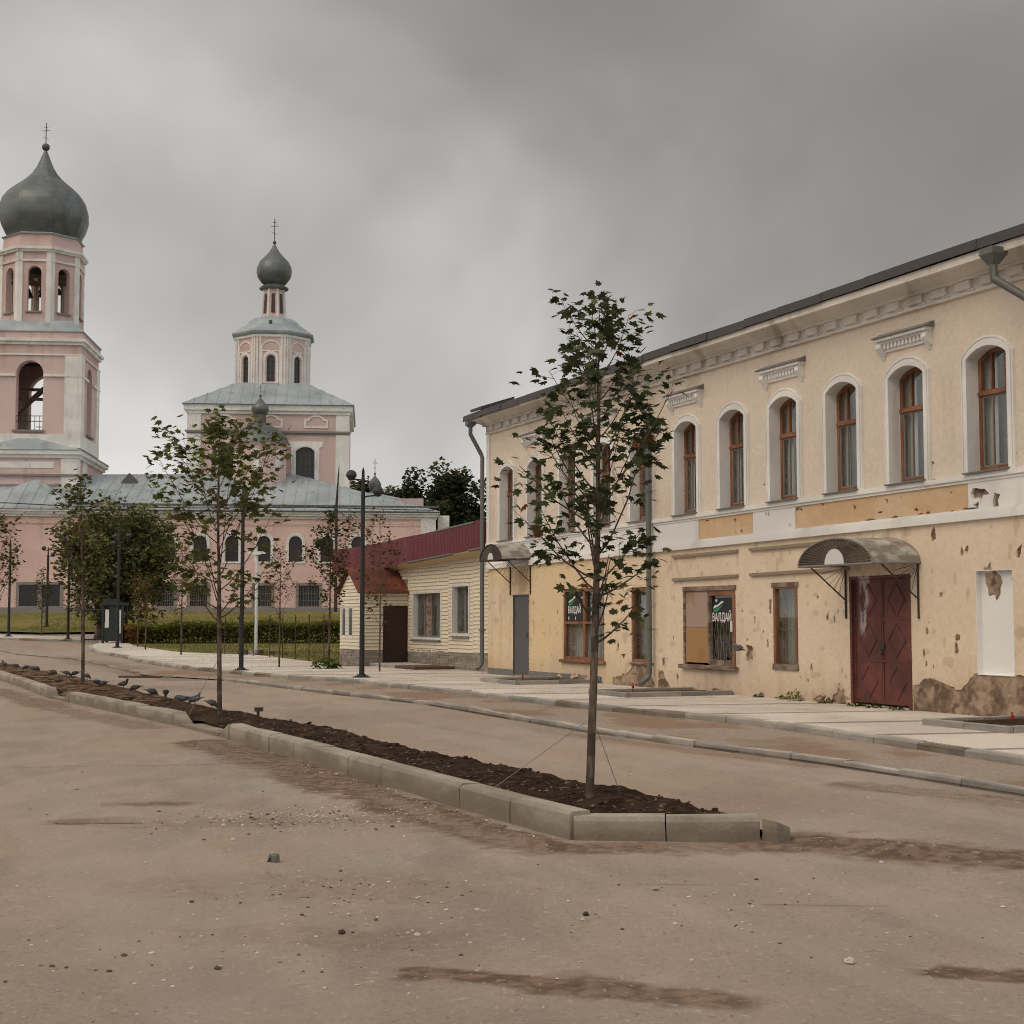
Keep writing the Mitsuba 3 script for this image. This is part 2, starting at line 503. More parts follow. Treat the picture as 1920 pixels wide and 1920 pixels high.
def bark_col(p, n, uv):
    a = fbm(p.x * 40, p.y * 40, p.z * 7, 4)
    c = mix((0.075, 0.058, 0.045), (0.165, 0.125, 0.10), smoothstep(0.3, 0.7, a))
    return mix(c, (0.05, 0.04, 0.032), 0.7 * smoothstep(0.60, 0.68, noise(3.0, 5.0, p.z * 6.0)))


proced('mat_bark', bark_col, 0.9, 0, 0.1)


def board_col(p, n, uv):
    s, z = facade_s(p), p.z
    hi = smoothstep(1.34, 1.36, z)
    a = fbm(s * 3, z * 2.5, 1.0, 4)
    c = mix((0.37, 0.215, 0.105), (0.37, 0.27, 0.225), hi)
    return mix(c, (0.27, 0.155, 0.085), 0.6 * smoothstep(0.5, 0.75, a))


proced('mat_board', board_col, 0.9, 0, 0.1)


def stone_col(p, n, uv):
    a = cell_rand(dr.floor((p.x + p.y) * 4.0), dr.floor(p.z * 13), 2.0)
    return mix((0.19, 0.165, 0.14), (0.37, 0.325, 0.275), 0.6 * a + 0.4 * noise(p.x * 12, p.y * 12, p.z * 20))


proced('mat_facing', stone_col, 0.9, 0, 0.1)

mat('mat_tint', {'type': 'principled', 'base_color': {'type': 'mesh_attribute', 'name': 'vertex_color'}, 'roughness': 0.85, 'specular': 0.2})
mat('mat_leaf', {'type': 'principledthin', 'base_color': {'type': 'mesh_attribute', 'name': 'vertex_color'}, 'roughness': 0.5, 'diff_trans': 0.8, 'spec_trans': 0.0, 'eta': 1.4}, two=False)
mat('mat_glass', {'type': 'thindielectric', 'int_ior': 1.52}, two=False)
def orange_col(p, n, uv):
    s = facade_s(p)
    return mix((0.56, 0.385, 0.235), (0.60, 0.455, 0.305), smoothstep(0.35, 0.65, fbm(s * 1.1, p.z * 2.0, 2.0, 4))) * (0.94 + 0.1 * noise(s * 18, p.z * 18))


proced('mat_orange', orange_col, 0.9, 0, 0.1)
plain('mat_cream', (0.68, 0.61, 0.475), 0.6, 0, 0.3)
plain('mat_soffit', (0.50, 0.39, 0.235), 0.8)
plain('mat_redroof', (0.125, 0.022, 0.029), 0.45, 0.0, 0.4)
def rust_col(p, n, uv):
    a = fbm(p.x * 2.5, p.y * 2.5, p.z * 3.0, 4)
    return mix((0.105, 0.038, 0.028), (0.19, 0.062, 0.034), smoothstep(0.35, 0.65, a))


proced('mat_rustroof', rust_col, 0.65, 0, 0.3)
plain('mat_browndoor', (0.040, 0.022, 0.016), 0.6)
plain('mat_brownstep', (0.10, 0.058, 0.045), 0.8)
plain('mat_roofdark', (0.062, 0.058, 0.056), 0.6, 0.2, 0.4)
plain('mat_pipe', (0.145, 0.150, 0.142), 0.55, 0.3, 0.4)
plain('mat_greymetal', (0.095, 0.095, 0.098), 0.6, 0.1, 0.4)
plain('mat_lamp', (0.026, 0.027, 0.029), 0.5, 0.1, 0.35)
plain('mat_domehead', (0.055, 0.055, 0.056), 0.6, 0.1, 0.3)
plain('mat_band', (0.20, 0.172, 0.148), 0.9)
plain('mat_green', (0.016, 0.026, 0.026), 0.5, 0.0, 0.4)
plain('mat_iron', (0.055, 0.045, 0.038), 0.7, 0.2, 0.3)
plain('mat_fan', (0.105, 0.092, 0.080), 0.75, 0.1, 0.25)
plain('mat_bars', (0.22, 0.215, 0.205), 0.6, 0.3, 0.4)
plain('mat_curtain', (0.29, 0.33, 0.295), 0.95)
plain('mat_drape', (0.40, 0.445, 0.41), 0.95)
plain('mat_inside', (0.05, 0.052, 0.048), 0.95)
plain('mat_ledge', (0.26, 0.205, 0.155), 0.9)
plain('mat_plinth', (0.17, 0.165, 0.16), 0.9)
plain('mat_darkwin', (0.022, 0.023, 0.026), 0.25, 0.0, 0.5)
plain('mat_reddish', (0.045, 0.022, 0.020), 0.3, 0.0, 0.5)
plain('mat_greyframe', (0.235, 0.215, 0.20), 0.85)
plain('mat_vinyl', (0.62, 0.62, 0.60), 0.5)
plain('mat_vinylgreen', (0.03, 0.21, 0.12), 0.5)
plain('mat_poster', (0.016, 0.017, 0.019), 0.5)
plain('mat_redcap', (0.30, 0.022, 0.022), 0.4)
plain('mat_wire', (0.30, 0.30, 0.29), 0.5, 0.3)
plain('mat_pole', (0.66, 0.66, 0.64), 0.5)
plain('mat_bell', (0.06, 0.07, 0.055), 0.5, 0.5)


# ------------------------------------------------------------------ terrain
def hh(y):
    return np.interp(y, [0, 70, 84, 90, 104, 5000], [0, 0, .42, .78, 2.0, 2.0])


def road_z(x, y):
    x, y = np.asarray(x, float), np.asarray(y, float)
    p = np.stack([x * 0.25, y * 0.25, 0 * x], -1)
    z = hh(y) - 0.13 + 0.012 * (meshkit.fbm(p, 2, 3) - 0.5) + 0.004 * (meshkit.noise(p * 5, 8) - 0.5) * (y < 20)
    e = np.sqrt(((x + 3.40) / 0.42) ** 2 + ((y - 12.58 - 0.05 * np.sin(x * 9)) / 0.16) ** 2)     # a pothole
    z = z - 0.10 * np.clip(3.2 * (1 - e), 0, 1) * (0.7 + 0.5 * meshkit.noise(np.stack([x * 9, y * 9, 0 * x], -1), 4))
    e = np.sqrt(((x - 2.75) / 0.14) ** 2 + ((y - 11.95) / 0.07) ** 2)
    z = z - 0.035 * np.clip(1.6 * (1 - e), 0, 1)
    # a low ridge of swept dirt running on from the end of the island, and the drift along its kerb
    for x0, y0, x1, y1, r, a in ((2.1, 11.45, 2.8, 11.0, .36, .05), (2.8, 11.0, 4.3, 10.1, .36, .035), (-2.0, 16.2, 0.3, 11.2, .22, .025), (-0.45, 7.24, 0.4, 6.95, .16, .012)):
        ux, uy = x1 - x0, y1 - y0
        t = np.clip(((x - x0) * ux + (y - y0) * uy) / (ux * ux + uy * uy), 0, 1)
        d = np.hypot(x - x0 - t * ux, y - y0 - t * uy) / r
        z = z + a * np.clip(1 - d, 0, 1) * (0.5 + meshkit.fbm(np.stack([x * 6, y * 6, 0 * x], -1), 3, 11))
    return z


def grid(xs, ys, zf):
    X, Y = np.meshgrid(xs, ys)
    V = np.stack([X, Y, zf(X, Y)], -1).reshape(-1, 3)
    nx, ny = len(xs), len(ys)
    i = (np.arange(ny - 1)[:, None] * nx + np.arange(nx - 1)[None]).ravel()
    return trimesh.Trimesh(V, np.vstack([np.stack([i, i + 1, i + nx + 1], 1), np.stack([i, i + nx + 1, i + nx], 1)]), process=False)


def spread(a, b, fine, c, d, coarse):
    return np.unique(np.round(np.concatenate([np.arange(c, a, coarse), np.arange(a, b, fine), np.arange(b, d + coarse, coarse)]), 4))


part(None, 'ground', grid(np.unique(np.concatenate([np.linspace(-3000, 3000, 31), np.linspace(-120, 120, 25)])), np.array([-600, -60, 0, 60, 70, 77, 84, 90, 97, 104, 130, 300, 900, 2500.]), lambda x, y: hh(y) - 0.32), 'mat_grass')
lab('ground', 'dull grassy ground reaching away behind the church', None, None, 'structure')
part(None, 'road', grid(spread(-6, 6, .05, -70, 30, 1.0), spread(6, 21, .05, -40, 92, .5), road_z), 'mat_road', smooth=True)
lab('road', 'dusty patched asphalt street with sand drifts and a pothole', None, None, 'structure')

KERB = [(8.2, 11.2), (5.70, 17.02), (4.95, 19.5), (3.6, 23.6), (1.32, 27.4), (-0.75, 31.8), (-4.44, 39.06), (-7.31, 42.9), (-10.5, 48.6), (-14.6, 58.3), (-17.0, 65.3), (-20.4, 72.8)]
LAWN = [(-6.1, 51.5), (-11.25, 65.2), (-13.4, 67.2), (-16.0, 70.7), (-19.3, 76.45), (-21.0, 81.9)]
pave = Polygon(KERB + [(-21.6, 76.5), (-22.4, 82.6), (-24.9, 83.2), (-29.0, 85.1), (-60, 96), (-60, 98.5), (-29.5, 87.2), (-22, 84.6)] + LAWN[::-1] + [(-6.0, 49.0), (0, 48), (16, 16), (14, 8)]).buffer(0)


def draped(poly, dz, step=3.0):
    """A polygon laid on the terrain."""
    V, F, n = [], [], 0
    x0, y0, x1, y1 = poly.bounds
    ys = np.unique(np.concatenate([[y0 - 1, y1 + 1, 70, 84, 90, 104], np.arange(y0, y1, step)]))
    for a, b in zip(ys[:-1], ys[1:]):
        for g in geoms(poly.intersection(box(x0 - 1, a, x1 + 1, b))):
            v, f = trimesh.creation.triangulate_polygon(g, engine='earcut')
            V.append(np.column_stack([v, hh(v[:, 1]) + dz]))
            F.append(f + n)
            n += len(v)
    return trimesh.Trimesh(np.vstack(V), np.vstack(F), process=False)


part(None, 'pavement', draped(pave, -0.03), 'mat_kerb_brown')
lab('pavement', 'pale concrete pavement along the houses', None, None, 'structure')
# slabs as wide strips across the pavement, open joints between them
g14 = math.tan(math.radians(13.5))
yk = [8.4, 10.7, 13.05, 15.4, 17.75, 20.15, 22.5, 24.9, 27.4, 29.8, 32.2, 34.6, 37.0, 39.4, 41.8, 44.2, 46.6, 49, 51.5, 54, 56.5, 59, 61.5, 64, 66.5, 69]
rp = random.Random(4)


def slab_of(g):
    m = flat(g, -0.06, rp.uniform(-.003, .004))
    v = np.asarray(m.vertices).copy()
    v[:, 2] += hh(v[:, 1])
    m.vertices = v
    return m



for a, b in zip(yk[:-1], yk[1:]):
    st = Polygon([(-30, a + g14 * (-34.5) + .022), (20, a + g14 * 15.5 + .022), (20, b + g14 * 15.5 - .19), (-30, b + g14 * (-34.5) - .19)])
    for g in geoms(st.intersection(pave.buffer(-0.03))):
        if g.area > 0.4:
            part('pavement', 'slab', slab_of(g), 'mat_paving')
    for g in geoms(Polygon([(-30, b + g14 * (-34.5) - .18), (20, b + g14 * 15.5 - .18), (20, b + g14 * 15.5 + .01), (-30, b + g14 * (-34.5) + .01)]).intersection(pave.buffer(-0.03))):
        if g.bounds[3] < 62:
            part('pavement', 'band', flat(g, -0.06, -.004), 'mat_band')
part('pavement', 'slab', draped(pave.buffer(-.03).intersection(Polygon([(-70, 69.0 + g14 * (-74.5)), (20, 69.0 + g14 * 15.5), (20, 120), (-70, 120)])), .0), 'mat_paving')
lawn = Polygon(LAWN + [(-21.5, 90.2), (-28, 89.0), (-60, 99.5), (-60, 130), (40, 130), (40, 60), (0, 50)])
part(None, 'lawn', draped(lawn, 0.012), 'mat_grass')
lab('lawn', 'mown grass in front of the church', 'lawn', None, 'structure')

verge = Polygon([(x + .02, y) for x, y in KERB[:9]] + [(-13.0, 49.6), (-10.9, 44.2), (-7.85, 40.7), (-3.8, 33.05), (-1.72, 29.4), (1.05, 22.3), (3.6, 17.25), (4.8, 14.3), (6.6, 9.4)])
part(None, 'verge', draped(verge.buffer(0), -0.098), 'mat_verge')
lab('verge', 'strip of bare sandy earth between the two kerb lines', None, None, 'structure')


def kerb_run(parent, line, width, ztop, zbot, length, mats, rng, side=1, ch=0.03, name='stone', gap=.012, jit=.006):
    """Kerb stones along a line, the line being their top front edge; side=+1 puts the stone to the right of the walk."""
    ls = LineString(line)
    n = max(1, round(ls.length / length))
    p = [np.array(ls.interpolate(t, normalized=True).coords[0]) for t in np.linspace(0, 1, n + 1)]
    for a, b in zip(p[:-1], p[1:]):
        u = (b - a) / np.linalg.norm(b - a)
        w = side * np.array([u[1], -u[0]])
        a2, b2 = a + u * gap / 2, b - u * gap / 2
        j, jz, tl = rng.uniform(-jit, jit), rng.uniform(-jit, jit), rng.uniform(-jit, jit)
        P = []
        for q, dz in ((a2, tl), (b2, -tl)):
            h = hh(q[1]) + jz + dz
            for o, z in ((0, zbot), (0.0, ztop - ch), (ch * .8, ztop), (width, ztop), (width, zbot)):
                s = q + w * (o + j)
                P.append([s[0] + rng.normal(0, .004), s[1] + rng.normal(0, .004), z + h + rng.normal(0, .0035)])
        part(parent, name, hull(P), mats[int(rng.integers(len(mats)))])


rk = np.random.default_rng(3)
lab('kerb', 'grey concrete kerb edging the pavement', None, None, 'structure')
KG = ['mat_kerb_grey'] * 5 + ['mat_kerb_pale'] * 4 + ['mat_kerb_brown']
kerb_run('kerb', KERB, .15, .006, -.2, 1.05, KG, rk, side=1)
lab('old_kerb', 'low half buried old kerb out in the roadway', None, None, 'structure')
OLDK = [(6.6, 9.4), (4.84, 14.27), (3.65, 17.21), (1.1, 22.22), (-1.67, 29.35), (-3.76, 33.0), (-7.8, 40.6)]
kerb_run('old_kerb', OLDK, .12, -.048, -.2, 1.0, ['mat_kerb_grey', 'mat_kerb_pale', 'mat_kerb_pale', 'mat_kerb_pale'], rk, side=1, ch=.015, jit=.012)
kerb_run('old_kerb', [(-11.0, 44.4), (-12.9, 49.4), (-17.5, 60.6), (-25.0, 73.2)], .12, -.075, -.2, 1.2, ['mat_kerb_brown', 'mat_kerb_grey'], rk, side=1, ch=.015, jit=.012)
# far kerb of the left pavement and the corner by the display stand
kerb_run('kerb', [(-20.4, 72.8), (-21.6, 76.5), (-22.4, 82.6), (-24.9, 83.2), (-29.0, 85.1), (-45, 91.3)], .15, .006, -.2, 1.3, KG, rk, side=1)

# ------------------------------------------------------------------ the planted island
lab('island_kerb', 'tall pale concrete kerb blocks round the planted island', 'kerb', None, 'structure')
IK = ['mat_kerb_island']
A0 = (0.44, 11.52)
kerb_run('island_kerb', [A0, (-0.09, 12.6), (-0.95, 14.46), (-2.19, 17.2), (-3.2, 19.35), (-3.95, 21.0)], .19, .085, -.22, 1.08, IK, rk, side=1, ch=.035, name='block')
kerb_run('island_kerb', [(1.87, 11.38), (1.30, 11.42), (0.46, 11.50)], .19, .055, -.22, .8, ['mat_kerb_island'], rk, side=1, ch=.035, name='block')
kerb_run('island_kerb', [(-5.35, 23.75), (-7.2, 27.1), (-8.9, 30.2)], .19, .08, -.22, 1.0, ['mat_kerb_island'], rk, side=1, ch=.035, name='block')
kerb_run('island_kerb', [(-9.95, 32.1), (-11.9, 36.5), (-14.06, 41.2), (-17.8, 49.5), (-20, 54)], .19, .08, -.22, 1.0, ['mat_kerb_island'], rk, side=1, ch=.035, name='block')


def taper(a, b, zt=.085, ze=-.1):
    """The end block that slopes down from a to b."""
    a, b = np.array(a), np.array(b)
    u = (b - a) / np.linalg.norm(b - a)
    w = np.array([-u[1], u[0]])
    if w @ np.array([1.0, 0.4]) < 0:
        w = -w
    P = [[*(q + w * o), z] for q, zz in ((a, zt), (b, ze)) for o in (0, .19) for z in (zz, -.22)]
    part('island_kerb', 'end_block', hull(P), 'mat_kerb_island')


taper((-3.96, 21.02), (-4.18, 21.5))
taper((-5.34, 23.72), (-5.1, 23.3))
taper((-8.92, 30.23), (-9.15, 30.65))
taper((-9.93, 32.06), (-9.75, 31.7))
taper((1.885, 11.39), (1.99, 11.44), .045, .0)
part('island_kerb', 'low_slab', hull([[x, y, z] for x, y in ((-4.2, 21.5), (-5.08, 23.25), (-4.75, 23.4), (-3.85, 21.65)) for z in (-.075, -.2)]), 'mat_kerb_island')
part('island_kerb', 'low_slab', hull([[x, y, z] for x, y in ((-9.17, 30.65), (-9.73, 31.7), (-9.4, 31.85), (-8.85, 30.8)) for z in (-.075, -.2)]), 'mat_kerb_island')

FAR = [(2.0, 11.55), (1.8, 12.0), (1.42, 12.95), (0.98, 13.83), (0.3, 15.1), (-.35, 16.27), (-1.1, 17.9), (-1.8, 19.58), (-2.55, 21.2), (-3.2, 22.2), (-4.2, 24.3), (-5.27, 26.55), (-7.5, 31.2), (-9.84, 36.46), (-13.9, 44.6), (-17.97, 52.7)]
NEAR = [(2.0, 11.5), (0.6, 11.62), (0.06, 12.6), (-0.8, 14.5), (-2.05, 17.25), (-3.1, 19.5), (-3.8, 21.3), (-4.9, 23.5), (-5.2, 23.85), (-8.75, 30.3), (-9.8, 32.1), (-11.75, 36.5), (-13.9, 41.2), (-17.6, 49.5), (-19.2, 53.0)]
isle = Polygon(FAR + NEAR[::-1]).buffer(0)
farline, nearline = LineString(FAR), LineString(NEAR)


GAP1, GAP2 = LineString([(-3.9, 21.45), (-5.35, 23.95)]), LineString([(-8.75, 30.3), (-9.8, 32.15)])


def soil_z(x, y):
    x, y = np.atleast_1d(x).astype(float), np.atleast_1d(y).astype(float)
    df = np.array([farline.distance(Point(a, b)) for a, b in zip(x, y)])
    dn = np.array([nearline.distance(Point(a, b)) for a, b in zip(x, y)])
    p = np.stack([x, y, 0 * x], -1)
    edge = np.clip(df / 0.28, 0, 1) ** 0.7
    gapd = np.array([min(GAP1.distance(Point(a, b)), GAP2.distance(Point(a, b))) for a, b in zip(x, y)])
    return np.minimum(-0.085 + 0.34 * gapd, -0.135 + edge * (0.155 + 0.05 * np.clip(dn / 0.5, 0, 1) + 0.075 * (meshkit.fbm(p * 2.5, 3, 4) - 0.5)) + 0.032 * edge * (meshkit.noise(p * 14, 6) - 0.5) + 0.02 * (meshkit.noise(p * 30, 2) - 0.5))


def soil_mesh():
    from scipy.spatial import Delaunay
    rng = np.random.default_rng(8)
    pts = []
    for y0, y1, st in ((11, 17, .055), (17, 24, .09), (24, 54, .2)):
        n = int(((y1 - y0) / st))
        for yy in y0 + (np.arange(n) + .5) * st:
            c = isle.intersection(LineString([(-40, yy), (10, yy)]))
            for s in getattr(c, 'geoms', [c]):
                if s.is_empty or s.geom_type != 'LineString':
                    continue
                xa, xb = s.bounds[0], s.bounds[2]
                k = max(2, int((xb - xa) / st))
                pts += [(x, yy) for x in np.linspace(xa, xb, k + 1)]
    pts = np.array(pts) + rng.normal(0, .008, (len(pts), 2))
    t = Delaunay(pts).simplices
    c = pts[t].mean(1)
    e = np.max([np.linalg.norm(pts[t[:, i]] - pts[t[:, (i + 1) % 3]], axis=1) for i in range(3)], 0)
    keep = contains_xy(isle.buffer(.03), c[:, 0], c[:, 1]) & (e < .9)
    v = np.column_stack([pts, soil_z(pts[:, 0], pts[:, 1])])
    return trimesh.Trimesh(v, t[keep], process=False)


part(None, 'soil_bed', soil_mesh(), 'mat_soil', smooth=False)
part('soil_bed', 'underlayer', flat(isle.buffer(.10), -.22, -.118), 'mat_soil')
lab('soil_bed', 'long bed of dark turned earth on the island', 'soil', None, 'structure')


def pebble(rng, r, squash=.6):
    m = trimesh.creation.icosphere(subdivisions=1, radius=1.0)
    v = np.asarray(m.vertices)
    v = v * (1 + rng.uniform(-.28, .28, (len(v), 1))) * np.array([r * rng.uniform(.7, 1.35), r, r * squash * rng.uniform(.7, 1.1)])
    a = rng.uniform(0, 2 * PI)
    v = v @ np.array([[math.cos(a), math.sin(a), 0], [-math.sin(a), math.cos(a), 0], [0, 0, 1]])
    return v, np.asarray(m.faces)


def scatter(pos, rng, rfun, zfun, cfun):
    V, F, C, n = [], [], [], 0
    zz = zfun(pos[:, 0], pos[:, 1])
    for (x, y), z in zip(pos, zz):
        r = rfun()
        v, f = pebble(rng, r)
        V.append(v + [x, y, z + r * .25])
        F.append(f + n)
        C.append(np.tile(cfun() * rng.uniform(.8, 1.15), (len(v), 1)))
        n += len(v)
    return trimesh.Trimesh(np.vstack(V), np.vstack(F), process=False), np.vstack(C)


rg = np.random.default_rng(21)
pos = [rg.normal([-1.75, 12.75], [.55, .42], (420, 2)), rg.normal([-1.05, 9.2], [.5, .55], (110, 2)), rg.normal([-1.3, 7.6], [.8, .45], (70, 2)), rg.normal([0.9, 8.9], [1.1, .7], (70, 2)), rg.uniform([-5, 6.1], [4, 17], (190, 2)),
       np.column_stack([np.linspace(-2.6, .3, 130), np.interp(np.linspace(-2.6, .3, 130), [-2.6, -2.19, -.95, .3], [18.2, 17.0, 14.2, 11.4])]) + rg.normal([-.05, -.05], [.06, .08], (130, 2))]
pos = np.vstack(pos)
pos = pos[~contains_xy(isle.buffer(.24), pos[:, 0], pos[:, 1])]


def gcol():
    k = rg.uniform()
    return np.array([.52, .455, .39]) if k < .55 else np.array([.24, .19, .15]) if k < .72 else np.array([.10, .075, .06])


gm, gc = scatter(pos, rg, lambda: float(np.clip(rg.lognormal(-4.95, .42), .004, .018)), road_z, gcol)
part(None, 'gravel', gm, 'mat_tint', color=gc)
lab('gravel', 'loose pale and brown gravel strewn on the asphalt', 'gravel', None, 'stuff')
cp = rg.uniform([-3.5, 11.6], [2, 22.5], (2600, 2))
cp = cp[contains_xy(isle.buffer(-.04), cp[:, 0], cp[:, 1])]
cm, cc = scatter(cp, rg, lambda: float(np.clip(rg.lognormal(-4.35, .42), .006, .03)), soil_z, lambda: np.array([.034, .022, .015]) if rg.uniform() < .93 else np.array([.2, .16, .125]))
part('soil_bed', 'clod', cm, 'mat_tint', color=cc, kind='stuff')
for (x, y), r, c, t in (((1.65, 7.44), .03, (.52, .47, .41), 'chalky white stone lying alone on the asphalt, lower right'), ((0.89, 9.41), .024, (.33, .27, .22), 'small tan stone on the asphalt below the island corner'),
                        ((-0.91, 8.13), .022, (.055, .045, .04), 'small blackish stone on the bare asphalt below the gravel'), ((0.42, 8.62), .02, (.06, .045, .035), 'dark brown pebble on the asphalt right of the gravel')):
    v, f = pebble(np.random.default_rng(int(abs(x) * 100)), r * .85, .8)
    solo('stone', t, 'stone', trimesh.Trimesh(v + [x, y, float(road_z(x, y)) + r * .5], f, process=False), 'mat_tint', color=np.tile(c, (len(v), 1)))
k = thing('broken_glass', 'small grey-green broken bottle base on the asphalt', 'litter')
bz = float(road_z(-1.64, 10.49))
part(k, 'bottle_base', lathe([(.028, 0), (.03, .012), (.029, .045), (.022, .058)], 10, (-1.64, 10.49, bz)), 'mat_pipe')
part(k, 'shard', hull([[-1.70, 10.5, bz], [-1.66, 10.53, bz], [-1.685, 10.52, bz + .06], [-1.665, 10.5, bz + .05]]), 'mat_greymetal')

# ------------------------------------------------------------------ the yellow house
H = thing('yellow_house', 'long two storey yellow plastered house with peeling walls and arched windows', 'house')
LEN = 27.0
rw = np.random.default_rng(12)


def sill_z(s): return 3.70 + .0095 * s
def spr_z(s): return 5.58 + .0075 * s
def str_z(s): return 2.945 + .0092 * s


WC = [1.40, 3.28, 5.28, 7.19, 9.09, 11.15, 13.03, 14.89, 16.76, 18.60, 20.60, 22.55, 24.5]
WOPEN = [(c - .475, c + .475, sill_z(c), spr_z(c), .175) for c in WC]
uppers = [arch(l, r, z0, zs, ri) for l, r, z0, zs, ri in WOPEN]
LOW = {'g1': box(4.93, .53, 7.19, 2.30), 'g2': box(8.56, .55, 9.54, 2.27), 'g3': box(10.98, .55, 13.03, 2.22), 'g4': box(14.42, .60, 15.24, 2.21),
       'door': box(1.76, .03, 2.80, 2.18), 'reddoor': box(16.86, .03, 18.58, 2.31), 'niche': box(20.2, .66, 21.04, 2.32), 'g5': box(23.6, .6, 24.6, 2.25)}
openings = unary_union(uppers + list(LOW.values()))
wall = box(0, -.3, LEN, 7.16).difference(openings)
part(H, 'wall', ext(wall, .024, .5), 'mat_render', FAC, label='rough brown render showing where the plaster fell')
part(H, 'wall', [bx(.02, LEN - .02, 9.5, 10, -.3, 7.16), bx(.0, .5, .52, 9.5, -.3, 7.16), bx(LEN - .5, LEN, .52, 9.5, -.3, 7.16)], 'mat_plaster', FAC)
part(H, 'floor', [bx(.5, LEN - .5, .5, 9.5, 3.1, 3.3), bx(.5, LEN - .5, .5, 9.5, -.25, -.1), bx(.5, LEN - .5, 3.0, 3.1, -.1, 7.1)], 'mat_inside', FAC)

# plaster coats with torn edges and fallen chips
lost = []
e = roughen([(18.60, .40), (18.93, .55), (19.25, .52), (19.62, .45), (19.71, .39), (19.84, .42), (20.03, .61), (20.15, .675), (21.04, .667), (21.13, .71), (21.23, .65), (22.2, .75), (23.2, .55), (24.5, .7), (25.5, .5), (27.1, .6)], .07, .014, rw)
lost.append(Polygon(list(map(tuple, e)) + [(27.2, -.4), (18.6, -.4)]).buffer(0))
e = roughen([(7.55, -.3), (7.65, .17), (8.0, .22), (8.35, .29), (8.71, .535), (9.3, .55), (9.5, .33), (9.62, .1), (9.75, -.3)], .08, .018, rw)
lost.append(Polygon(list(map(tuple, e))).buffer(0))
lost.append(Polygon(list(map(tuple, roughen([(9.75, -.3), (9.83, .42), (10.0, .40), (10.2, .2), (10.35, .05), (10.5, -.3)], .07, .018, rw)))).buffer(0))
for cx, cz, a, b in ((16.55, .12, .22, .17), (15.9, .06, .18, .1), (13.55, .87, .12, .17), (10.05, .60, .07, .13), (12.3, .04, .3, .08), (5.9, .08, .35, .09), (6.9, .02, .25, .12), (20.45, 2.18, .1, .26), (7.9, .9, .04, .12), (8.15, .68, .1, .05), (14.3, 1.8, .05, .15)):
    lost.append(ragged(cx, cz, a, b, rw, 13))
for s, z, a in ((13.75, 1.52, .045), (14.05, 1.30, .04), (14.2, 1.05, .05), (13.3, 1.7, .03), (3.1, 1.95, .07), (4.6, 1.72, .05), (19.2, 2.95, .09), (19.9, 2.62, .08), (20.0, 2.66, .06), (21.2, 2.6, .09), (19.0, 1.35, .06), (19.75, 1.25, .08), (19.7, 1.05, .07), (19.35, 1.95, .05), (15.9, 1.95, .04), (16.2, 1.6, .05), (16.4, 1.55, .04), (18.9, .95, .05), (18.95, .8, .04)):
    lost.append(ragged(s, z, a * rw.uniform(.5, 1), a * rw.uniform(.7, 1.8), rw, 8, .5))
for i in range(30):
    s, z = rw.choice([rw.uniform(3, 26), rw.normal(19.3, .6), rw.normal(15.9, .5), rw.normal(10.6, .6)]), abs(rw.normal(0, 1.2)) % 2.9 + .03
    r = float(np.clip(rw.lognormal(-3.6, .5), .012, .08)) * (1.1 if s > 10 else .7)
    lost.append(ragged(s, z, r * .7, r * rw.uniform(.6, 1.6), rw, 7, .5))
for i in range(26):
    s, z = rw.uniform(.2, 26), rw.uniform(3.75, 4.2)
    lost.append(ragged(s, z, rw.uniform(.012, .05), rw.uniform(.012, .04), rw, 7, .5))
lost = unary_union(lost)
low_coat = Polygon([(0, -.2), (LEN, -.2), (LEN, str_z(LEN) + .02), (0, str_z(0) + .02)]).difference(openings).difference(lost)
up_coat = Polygon([(0, 3.6 + .0), (LEN, 3.85), (LEN, 6.83), (0, 6.83)]).difference(openings).difference(lost)
part(H, 'plaster', ext(low_coat, 0, .023), 'mat_plaster', FAC, label='deep yellow plaster of the ground floor, chipped and stained')
part(H, 'plaster', ext(up_coat, 0.001, .023), 'mat_plaster', FAC, label='paler cream plaster of the upper floor')
gx, gz = np.arange(18.55, 26.9, .028), np.arange(-.1, .82, .028)
GX, GZ = np.meshgrid(gx, gz)
pp = np.stack([GX * 4, GZ * 4, 0 * GX], -1)
GY = .018 - .055 * (meshkit.fbm(pp, 5, 2) - .38) - .035 * np.clip(.35 - GZ, 0, 1) * meshkit.noise(pp * 3, 4)
GY = np.where(contains_xy(LOW['niche'].buffer(.02), GX, GZ) | contains_xy(LOW['g5'].buffer(.02), GX, GZ), .03, np.maximum(GY, -.03))
nx_ = len(gx)
i_ = (np.arange(len(gz) - 1)[:, None] * nx_ + np.arange(nx_ - 1)[None]).ravel()
rel = trimesh.Trimesh(np.stack([GX, GY, GZ], -1).reshape(-1, 3), np.vstack([np.stack([i_, i_ + 1, i_ + nx_ + 1], 1), np.stack([i_, i_ + nx_ + 1, i_ + nx_], 1)]), process=False)
cen = rel.triangles_center
rel.update_faces(contains_xy(lost.difference(LOW['niche']).difference(LOW['g5']).buffer(-.004), cen[:, 0], cen[:, 2]))
part(H, 'broken_base', rel, 'mat_render', FAC, label='crumbling brown base where the plaster has come away')
pl_ = box(.0, -.2, 7.0, .17)
pl_ = pl_.difference(unary_union([LOW['door'].buffer(.01)] + [ragged(rw.uniform(4.6, 7), rw.uniform(0, .2), .2, .1, rw) for _ in range(9)]))
part(H, 'plinth', ext(pl_, -.012, .001), 'mat_plinth', FAC, label='strip of grey paint along the foot of the wall')


def tilt(p0, p1, zb0, zt0, y0, y1):
    """A course that follows the slight settlement of the house."""
    a, b = .0092 * p0, .0092 * p1
    return hull([[p, y, z + t] for p, t in ((p0, a), (p1, b)) for y in (y0, y1) for z in (zb0, zt0)])


